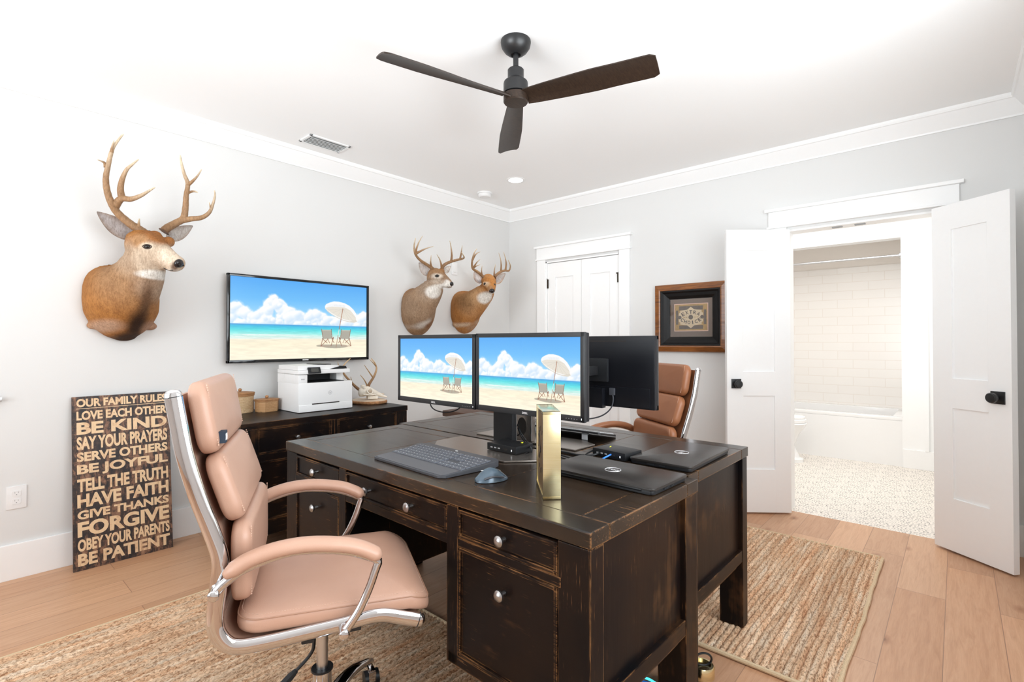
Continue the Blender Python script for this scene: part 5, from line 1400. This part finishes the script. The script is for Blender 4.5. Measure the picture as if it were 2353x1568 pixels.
# ------------------------------------------------------------------ mounted deer heads
def mesh_cast(bvh, u, v):
    d = ray(u, v).normalized(); r = bvh.ray_cast(Vector(CAM), d)
    return r[0], r[1]
def curve_pts(spec, k=7):
    return catmull([wl_(*q) for q in spec], k)
def make_deer(label, body, head, blobs, paint, base_col, antlers, ears, eyes, nose, nostrils=(), mouth=None):
    w0 = body[0]; org = wl_(w0[0], w0[1], 0)
    t = empty('mounted_deer_head', org, 0, label, 'mounted deer head')
    n = 28
    def rings(spec, up0=Vector((0, 0, 1)), shape=1.0):
        P = [wl_(q[0], q[1], q[2]) for q in spec]; out = []
        for i, (p, q) in enumerate(zip(P, spec)):
            if len(q) > 5 and q[5] == 'wall': d = Vector((0, -1, 0))
            else: d = (P[min(i+1, len(P)-1)]-P[max(i-1, 0)]).normalized()
            side = d.cross(up0).normalized(); up = side.cross(d).normalized()
            ex = q[6] if len(q) > 6 else 1.0
            wl2 = max(0.0, 1-abs(p.y)/0.20)*shape; ee = 2/(2+1.1*wl2); g = []
            for k in range(n):
                ca_, sa_ = math.cos(2*PI*k/n), math.sin(2*PI*k/n)
                xx = math.copysign(abs(ca_)**ee, ca_); yy = math.copysign(abs(sa_)**ee, sa_)
                if yy < -0.2: xx *= 1-0.30*wl2*((-yy-0.2)/0.8)**1.5; yy *= 1+0.10*wl2*(1-abs(xx))**1.0
                g.append(p+side*(q[3]*xx)+up*(q[4]*yy))
            out.append(g)
        return out
    # dense spline of the ring specs
    def dense(spec, k=4):
        out = []
        for i in range(len(spec)-1):
            a, b = spec[i], spec[i+1]; p0 = spec[max(i-1, 0)]; p3 = spec[min(i+2, len(spec)-1)]
            for j in range(k):
                tt = j/k
                val = [0.5*((2*a[m])+(b[m]-p0[m])*tt+(2*p0[m]-5*a[m]+4*b[m]-p3[m])*tt*tt+(3*a[m]-p0[m]-3*b[m]+p3[m])*tt**3) for m in range(5)]
                out.append(tuple(val)+((a[5],) if len(a) > 5 and j == 0 else ()))
        out.append(spec[-1]); return out
    mb = MB().loft(rings(dense(body)))
    mb.loft(rings(dense(head), shape=0.0))
    for (u, v, o, r) in blobs:
        p = wl_(u, v, o); r = (r, r, r) if isinstance(r, (int, float)) else r; mb.ball(p, r, 20, 12)
    tmp = mb.build('deer_tmp', None, None, smooth=False)
    rm = tmp.modifiers.new('r', 'REMESH'); rm.mode = 'VOXEL'; rm.voxel_size = 0.0062; rm.use_smooth_shade = True
    sm = tmp.modifiers.new('s', 'SMOOTH'); sm.factor = 0.5; sm.iterations = 9
    dg = bpy.context.evaluated_depsgraph_get(); me = bpy.data.meshes.new_from_object(tmp.evaluated_get(dg))
    bpy.data.objects.remove(tmp)
    # keep everything on the room side of the wall
    nv = len(me.vertices); co = np.empty(nv*3); me.vertices.foreach_get('co', co); co = co.reshape(-1, 3)
    co[:, 1] = np.minimum(co[:, 1], -0.001)
    me.vertices.foreach_set('co', co.ravel()); me.update()
    bm = bmesh.new(); bm.from_mesh(me); bvh = BVHTree.FromBMesh(bm); bm.free()
    # fur colours
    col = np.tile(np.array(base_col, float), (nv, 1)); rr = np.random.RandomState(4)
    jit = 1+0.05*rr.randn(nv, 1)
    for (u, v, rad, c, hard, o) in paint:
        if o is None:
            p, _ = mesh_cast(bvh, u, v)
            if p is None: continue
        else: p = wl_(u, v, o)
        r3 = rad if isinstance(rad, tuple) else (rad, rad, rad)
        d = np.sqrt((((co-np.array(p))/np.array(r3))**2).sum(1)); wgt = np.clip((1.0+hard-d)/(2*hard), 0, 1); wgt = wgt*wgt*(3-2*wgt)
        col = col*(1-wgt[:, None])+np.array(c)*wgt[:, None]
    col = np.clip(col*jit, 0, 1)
    ca = me.color_attributes.new('Col', 'FLOAT_COLOR', 'POINT'); buf = np.ones((nv, 4), np.float32); buf[:, :3] = col; ca.data.foreach_set('color', buf.ravel())
    co = co-np.array(org); me.vertices.foreach_set('co', co.ravel()); me.update()
    me.polygons.foreach_set('use_smooth', [True]*len(me.polygons)); me.materials.clear(); me.materials.append(M['fur'])
    b = bpy.data.objects.new('head_and_neck', me); COL.objects.link(b); b.parent = t
    # eyes
    for (u, v, r) in eyes:
        p, nn = mesh_cast(bvh, u, v)
        if p is None: continue
        w = MB(); sx = nn.cross(Vector((0, 0, 1))).normalized(); uz = sx.cross(nn).normalized()
        Me = Matrix((sx, nn, uz)).transposed().to_4x4(); Me.translation = p-nn*r*0.30-org
        MB().ball((0, 0, 0), (r*0.98, r*0.62, r*0.66), 20, 14, M=Me).build('eye', M['eye'], t)
        lid = [p+nn*r*0.02+sx*(r*1.18*math.cos(a))+uz*(r*0.70*math.sin(a)*abs(math.sin(a))**0.3) for a in [2*PI*k/24 for k in range(24)]]
        w.tube([q-org for q in lid], r*0.17, 8, closed=True); w.build('eyelid', M['eyelid'], t)
    # nose pad
    p = wl_(nose[0], nose[1], nose[2]); r = nose[3]
    dirv = (wl_(head[-1][0], head[-1][1], head[-1][2])-wl_(head[-3][0], head[-3][1], head[-3][2])).normalized()
    Mn = Matrix.Translation(p-org) @ dirv.to_track_quat('Y', 'Z').to_matrix().to_4x4()
    w = MB().ball((0, 0, 0), (r*1.05, r*0.62, r*0.86), 20, 14, M=Mn)
    ns = w.build('nose', M['nose'], t, angle=80)
    w = MB()
    for s in (-1, 1): w.ball((s*r*0.52, r*0.52, -r*0.05), (r*0.26, r*0.16, r*0.20), 10, 8, M=Mn)
    w.build('nostrils', M['dark'], ns)
    if mouth:
        P = []
        for (u, v) in mouth:
            q, nn = mesh_cast(bvh, u, v)
            if q is not None: P.append(q+nn*0.0005-org)
        if len(P) > 1: MB().tube(catmull(P, 4), 0.0022, 6).build('mouth_line', M['dark'], t)
    # antlers
    for A in antlers:
        w = MB()
        def colf0(t_, r_): 
            c0 = (0.20, 0.105, 0.05); c1 = (0.37, 0.22, 0.115); c2 = (0.80, 0.68, 0.50)
            return tuple(lerp(a, b_, t_/0.25) for a, b_ in zip(c0, c1)) if t_ < 0.25 else tuple(lerp(a, b_, max(0, (t_-0.6)/0.4)) for a, b_ in zip(c1, c2))
        for i, (spec, r0, r1) in enumerate(A):
            P = [q-org for q in curve_pts(spec)]; m = len(P)
            if i == 0:
                R_ = [lerp(r0, r1, (j/(m-1))**1.25)*(1+0.03*math.sin(j*1.9)) for j in range(m)]; R_[0] *= 1.25; R_[1] *= 1.12
                w.tube(P, R_, 12, col=(0.5, 0.3, 0.2), colf=colf0)
            else:
                R_ = [lerp(r0, r1, (j/(m-1))**0.9) for j in range(m)]
                w.tube(P, R_, 10, col=(0.5, 0.3, 0.2), colf=lambda t_, r_: colf0(0.35+0.65*t_, r_))
            w.ball(P[-1], R_[-1]*1.0, 8, 6, col=(0.8, 0.68, 0.5))
        w.build('antler', M['antler'], t, angle=80)
    # ears
    for (bu, bv, bo, tu, tv_, to, wd, facing, inner, outer) in ears:
        B = wl_(bu, bv, bo); Tp = wl_(tu, tv_, to); ax = (Tp-B); L = ax.length; ax.normalize()
        fc = Vector(facing); fc = (fc-ax*fc.dot(ax)).normalized(); sd = ax.cross(fc).normalized()
        NU, NV = 16, 10; w = MB(); grid = []
        for layer in (0, 1):
            for i in range(NU+1):
                tt = i/NU; ww = wd*(math.sin(PI*(0.10+0.90*tt)**0.75)**0.85 if tt < 1 else 0.0)+0.002
                cup = 0.55*(1-tt*0.55)
                for j in range(NV+1):
                    s = -1+2*j/NV; a = s*1.25*cup
                    R_ = ww/(1.25*cup) if cup > 1e-3 else ww
                    pt = B+ax*(L*tt)+sd*(R_*math.sin(a))+fc*(R_*(1-math.cos(a))-0.25*ww)-fc*(0.0055*(1-abs(s)**3) if layer else 0)+fc*(0.12*L*tt*tt*0.4)
                    edge = abs(s)**2.2
                    c_ = tuple(lerp(p_, q_, edge*0.7) for p_, q_ in zip(inner, outer)) if layer == 0 else outer
                    if tt > 0.9: c_ = tuple(lerp(p_, q_*0.5, (tt-0.9)*10*0.6) for p_, q_ in zip(c_, outer))
                    if layer == 0 and tt < 0.35: c_ = tuple(x*lerp(0.55, 1, tt/0.35) if abs(s) < 0.6 else x for x in c_)
                    w.v.append(tuple(pt-org)); w.c.append(c_)
        n1 = NV+1; off = (NU+1)*n1
        for i in range(NU):
            for j in range(NV):
                a = i*n1+j; w.f.append((a, a+1, a+n1+1, a+n1)); w.f.append((off+a, off+a+n1, off+a+n1+1, off+a+1))
            w.f.append((i*n1, (i+1)*n1, off+(i+1)*n1, off+i*n1)); w.f.append((i*n1+NV, off+i*n1+NV, off+(i+1)*n1+NV, (i+1)*n1+NV))
        w.build('ear', M['ear'], t, angle=80)
    return t

def zc(ox, oy, sc): return lambda x, y, o: (ox+x/sc, oy+y/sc, o)
a = zc(140, 260, 2.614)
white = (0.80, 0.76, 0.70)
make_deer('largest mounted deer head with heavy forked antlers, hanging above the lettered sign',
  body=[(280, 692, 0.0, .172, .205, 'wall'), (281, 688, .05, .176, .205), (287, 676, .12, .160, .180), (304, 655, .185, .135, .150), (322, 628, .23, .112, .125), (330, 600, .255, .098, .112), (330, 578, .265, .080, .090)],
  head=[(312, 556, .20, .045, .05), (322, 560, .235, .082, .085), (344, 577, .285, .088, .097), (366, 588, .33, .070, .080), (386, 597, .365, .050, .060), (402, 604, .395, .040, .046), (413, 609, .412, .036, .040), (419, 612, .422, .024, .026)],
  blobs=[(306, 548, .235, .035), (356, 545, .28, .036), (388, 556, .295, .030), (345, 570, .315, .026), (398, 620, .395, (.030, .030, .012)), (214, 748, .02, (.030, .03, .022)), (285, 772, .03, (.06, .05, .03)), (345, 750, .02, (.035, .035, .024))],
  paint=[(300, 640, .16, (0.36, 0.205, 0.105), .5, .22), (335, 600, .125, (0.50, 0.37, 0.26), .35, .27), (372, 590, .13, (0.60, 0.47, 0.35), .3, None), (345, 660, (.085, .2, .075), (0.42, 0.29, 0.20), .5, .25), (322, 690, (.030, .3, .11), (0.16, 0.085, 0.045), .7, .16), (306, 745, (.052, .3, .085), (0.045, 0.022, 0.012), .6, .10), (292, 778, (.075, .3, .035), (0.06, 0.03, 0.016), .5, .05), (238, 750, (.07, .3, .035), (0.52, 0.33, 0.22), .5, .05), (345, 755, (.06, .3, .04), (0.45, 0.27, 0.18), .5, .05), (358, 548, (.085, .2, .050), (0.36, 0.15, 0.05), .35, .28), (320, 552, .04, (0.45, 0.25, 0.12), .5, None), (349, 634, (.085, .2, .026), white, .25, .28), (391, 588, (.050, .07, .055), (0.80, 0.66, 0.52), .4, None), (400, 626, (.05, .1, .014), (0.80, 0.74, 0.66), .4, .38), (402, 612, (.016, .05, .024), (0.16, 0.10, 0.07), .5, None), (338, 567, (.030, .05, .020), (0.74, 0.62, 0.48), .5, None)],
  base_col=(0.42, 0.18, 0.05),
  antlers=[
   [([a(515, 730, .27), a(470, 700, .26), a(415, 665, .25), a(345, 605, .25), a(305, 545, .27), a(278, 470, .29), a(270, 390, .31), a(285, 310, .33), a(308, 220, .35), a(335, 175, .36), a(372, 128, .37)], .0235, .0038),
    ([a(325, 560, .26), a(362, 515, .31), a(420, 517, .35), a(480, 496, .38), a(525, 470, .40), a(563, 447, .41)], .021, .003),
    ([a(368, 515, .30), a(358, 460, .32), a(368, 400, .34), a(395, 340, .36), a(430, 308, .37), a(464, 280, .38)], .0190, .003),
    ([a(268, 325, .32), a(262, 300, .32), a(245, 290, .33), a(222, 281, .34)], .009, .002),
    ([a(468, 690, .27), a(468, 660, .28), a(471, 636, .29)], .009, .003),
    ([a(305, 235, .35), a(308, 205, .36), a(318, 165, .37)], .009, .002)],
   [([a(618, 712, .28), a(640, 690, .28), a(690, 662, .27), a(735, 632, .27), a(748, 570, .28), a(752, 500, .30), a(762, 425, .31), a(742, 370, .32), a(726, 310, .33), a(716, 256, .34)], .0230, .0038),
    ([a(725, 645, .27), a(780, 636, .29), a(845, 628, .32), a(890, 598, .34), a(912, 550, .35), a(925, 500, .36), a(923, 467, .37)], .0190, .003),
    ([a(762, 432, .31), a(790, 410, .33), a(820, 378, .34), a(844, 340, .35)], .0115, .0025),
    ([a(765, 478, .30), a(795, 470, .31), a(820, 476, .32)], .009, .003),
    ([a(903, 580, .34), a(897, 560, .35), a(891, 537, .36)], .0075, .002)]],
  ears=[(304, 545, .22, 223, 488, .17, .050, (0.1, -1, -0.1), (0.40, 0.36, 0.35), (0.30, 0.20, 0.13)), (388, 548, .27, 441, 520, .21, .038, (0.1, -1, 0.1), (0.55, 0.51, 0.48), (0.34, 0.25, 0.19))],
  eyes=[(338, 567, .0165), (400, 569, .012)], nose=(411, 606, .425, .0300), mouth=[(376, 616), (384, 620), (392, 621), (398, 621)])

b = zc(880, 500, 5.227)
def B(x, y): return (880+x/5.227, 500+y/5.227)
def bp_(x, y, o, ra, rb, *r): return B(x, y)+(o, ra, rb)+r
tan = (0.40, 0.27, 0.175)
make_deer('middle mounted deer head, grey-brown, looking right, hung beside the television',
  body=[bp_(410, 1125, 0.0, .150, .205, 'wall'), bp_(418, 1110, .05, .152, .200), bp_(445, 1065, .13, .138, .170), bp_(495, 990, .20, .115, .135), bp_(555, 915, .25, .098, .112), bp_(595, 840, .28, .086, .098), bp_(605, 775, .29, .070, .082)],
  head=[bp_(570, 700, .24, .040, .045), bp_(598, 705, .265, .068, .072), bp_(640, 725, .31, .072, .080), bp_(690, 745, .35, .060, .068), bp_(735, 768, .385, .046, .054), bp_(775, 790, .415, .036, .042), bp_(805, 806, .437, .031, .034), bp_(825, 813, .448, .020, .022)],
  blobs=[B(600, 655)+(.27, .030), B(700, 650)+(.30, .030), B(655, 690)+(.335, .022), B(800, 832)+(.43, (.024, .024, .010)), B(335, 1300)+(.02, (.05, .04, .025)), B(400, 1325)+(.02, (.05, .04, .028)), B(500, 1265)+(.03, (.05, .05, .03))],
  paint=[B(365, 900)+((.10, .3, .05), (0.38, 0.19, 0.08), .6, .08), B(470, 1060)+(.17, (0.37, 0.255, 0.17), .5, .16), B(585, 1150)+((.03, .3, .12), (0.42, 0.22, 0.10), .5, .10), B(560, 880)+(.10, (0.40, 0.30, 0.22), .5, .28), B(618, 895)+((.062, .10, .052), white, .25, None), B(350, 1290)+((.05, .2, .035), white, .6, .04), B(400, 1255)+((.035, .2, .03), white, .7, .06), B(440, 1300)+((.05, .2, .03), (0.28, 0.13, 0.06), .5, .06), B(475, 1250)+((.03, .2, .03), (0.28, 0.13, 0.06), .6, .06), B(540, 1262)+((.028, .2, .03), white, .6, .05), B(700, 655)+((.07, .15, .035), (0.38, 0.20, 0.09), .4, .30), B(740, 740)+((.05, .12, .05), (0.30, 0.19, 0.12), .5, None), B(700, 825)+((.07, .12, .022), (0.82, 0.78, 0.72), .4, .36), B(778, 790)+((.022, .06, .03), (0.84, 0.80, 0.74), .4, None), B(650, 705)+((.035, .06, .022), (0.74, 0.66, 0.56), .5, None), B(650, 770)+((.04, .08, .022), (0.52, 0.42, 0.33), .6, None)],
  base_col=(0.34, 0.195, 0.10),
  antlers=[
   [([b(625, 642, .29), b(590, 610, .29), b(540, 575, .29), b(450, 515, .30), b(395, 450, .32), b(375, 380, .34), b(378, 310, .36), b(392, 250, .38)], .0160, .003),
    ([b(392, 445, .32), b(402, 380, .35), b(430, 300, .38), b(476, 222, .40)], .0115, .002),
    ([b(400, 432, .33), b(450, 405, .37), b(520, 372, .41), b(604, 347, .44)], .0115, .002),
    ([b(585, 605, .29), b(574, 560, .31), b(574, 510, .33), b(579, 455, .35)], .0110, .002),
    ([b(515, 560, .29), b(512, 545, .30), b(513, 530, .31)], .006, .002)],
   [([b(708, 632, .30), b(720, 590, .30), b(760, 555, .29), b(825, 528, .30), b(900, 508, .32), b(955, 495, .35), b(975, 480, .38), b(962, 450, .40), b(946, 422, .42)], .0160, .003),
    ([b(820, 525, .30), b(826, 450, .32), b(818, 360, .35), b(802, 280, .37)], .0120, .002),
    ([b(925, 500, .34), b(938, 440, .36), b(945, 390, .38), b(951, 338, .40)], .0100, .002),
    ([b(706, 620, .30), b(698, 560, .33), b(680, 500, .36), b(647, 446, .39)], .0110, .002)]],
  ears=[B(570, 680)+(.25,)+B(428, 545)+(.20, .050, (-0.35, -1, 0.0), (0.66, 0.62, 0.60), (0.38, 0.27, 0.19)), B(742, 655)+(.28,)+B(806, 588)+(.22, .026, (-0.2, -1, 0.1), (0.72, 0.68, 0.64), (0.40, 0.28, 0.20))],
  eyes=[B(650, 702)+(.0150,)], nose=B(822, 800)+(.450, .0240), mouth=[B(765, 828), B(785, 835), B(800, 830)])

d3 = zc(880, 500, 5.227)
make_deer('smallest mounted deer head, orange-brown, facing out near the room corner',
  body=[bp_(975, 1130, 0.0, .150, .200, 'wall'), bp_(985, 1120, .05, .150, .195), bp_(1020, 1085, .13, .134, .160), bp_(1095, 1030, .20, .112, .130), bp_(1180, 955, .27, .094, .106), bp_(1232, 892, .32, .080, .092), bp_(1250, 840, .345, .064, .074)],
  head=[bp_(1255, 745, .29, .040, .040), bp_(1262, 757, .33, .064, .064), bp_(1275, 785, .38, .066, .066), bp_(1288, 815, .42, .055, .055), bp_(1298, 845, .455, .042, .044), bp_(1305, 868, .482, .034, .036), bp_(1308, 882, .498, .029, .030), bp_(1309, 888, .508, .018, .019)],
  blobs=[B(1215, 738)+(.32, .026), B(1330, 738)+(.33, .026), B(1222, 792)+(.385, .018), B(1338, 800)+(.385, .018), B(1300, 903)+(.49, (.020, .020, .009)), B(890, 1285)+(.03, (.05, .04, .03)), B(970, 1325)+(.03, (.06, .04, .028)), B(1060, 1290)+(.04, (.05, .04, .03))],
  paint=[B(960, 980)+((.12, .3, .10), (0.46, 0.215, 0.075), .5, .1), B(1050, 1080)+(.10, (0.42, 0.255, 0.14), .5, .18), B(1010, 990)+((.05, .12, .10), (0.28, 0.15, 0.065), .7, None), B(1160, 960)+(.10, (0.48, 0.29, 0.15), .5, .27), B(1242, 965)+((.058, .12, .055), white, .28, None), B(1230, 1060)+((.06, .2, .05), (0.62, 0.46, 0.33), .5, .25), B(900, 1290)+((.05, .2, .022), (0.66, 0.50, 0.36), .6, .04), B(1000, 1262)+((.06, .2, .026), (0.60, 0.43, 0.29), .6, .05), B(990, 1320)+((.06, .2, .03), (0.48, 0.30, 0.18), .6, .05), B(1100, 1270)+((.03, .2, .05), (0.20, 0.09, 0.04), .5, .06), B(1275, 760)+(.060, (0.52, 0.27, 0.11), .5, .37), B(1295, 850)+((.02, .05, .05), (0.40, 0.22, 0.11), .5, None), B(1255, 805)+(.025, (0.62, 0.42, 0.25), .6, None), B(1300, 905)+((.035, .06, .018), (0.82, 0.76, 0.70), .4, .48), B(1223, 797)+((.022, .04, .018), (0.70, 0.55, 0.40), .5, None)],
  base_col=(0.47, 0.205, 0.06),
  antlers=[
   [([d3(1212, 722, .34), d3(1180, 690, .33), d3(1130, 650, .32), d3(1078, 612, .32), d3(1070, 540, .34), d3(1085, 460, .36), d3(1105, 410, .38), d3(1128, 376, .39)], .0150, .0025),
    ([d3(1075, 510, .35), d3(1100, 462, .38), d3(1130, 430, .40), d3(1168, 412, .42)], .0105, .002),
    ([d3(1085, 605, .32), d3(1110, 565, .35), d3(1138, 528, .38), d3(1167, 505, .40)], .0095, .002),
    ([d3(1090, 606, .32), d3(1125, 582, .35), d3(1168, 566, .38)], .0080, .002),
    ([d3(1190, 700, .34), d3(1184, 640, .37), d3(1191, 580, .40)], .0090, .002)],
   [([d3(1335, 722, .35), d3(1360, 692, .34), d3(1410, 655, .33), d3(1465, 638, .34), d3(1512, 640, .36), d3(1530, 590, .38), d3(1520, 545, .40), d3(1502, 510, .41)], .0150, .0025),
    ([d3(1470, 640, .34), d3(1480, 560, .36), d3(1470, 490, .38), d3(1448, 415, .40)], .0115, .002),
    ([d3(1415, 652, .33), d3(1420, 580, .35), d3(1412, 500, .37), d3(1390, 425, .39)], .0105, .002),
    ([d3(1336, 705, .35), d3(1338, 640, .38), d3(1352, 565, .41)], .0095, .002)]],
  ears=[B(1185, 780)+(.32,)+B(1093, 655)+(.26, .048, (-0.3, -1, 0.0), (0.66, 0.62, 0.62), (0.52, 0.28, 0.12)), B(1350, 775)+(.33,)+B(1462, 678)+(.27, .042, (-0.3, -1, 0.0), (0.62, 0.58, 0.57), (0.52, 0.28, 0.12))],
  eyes=[B(1223, 797)+(.0135,), B(1343, 806)+(.0115,)], nose=B(1310, 882)+(.512, .0235), mouth=[B(1277, 885), B(1278, 900), B(1290, 908)])
for o in bpy.data.objects:
    if o.get('category') == 'mounted deer head': o['group'] = 'mounted deer heads on the left wall'
bpy.context.view_layer.update()
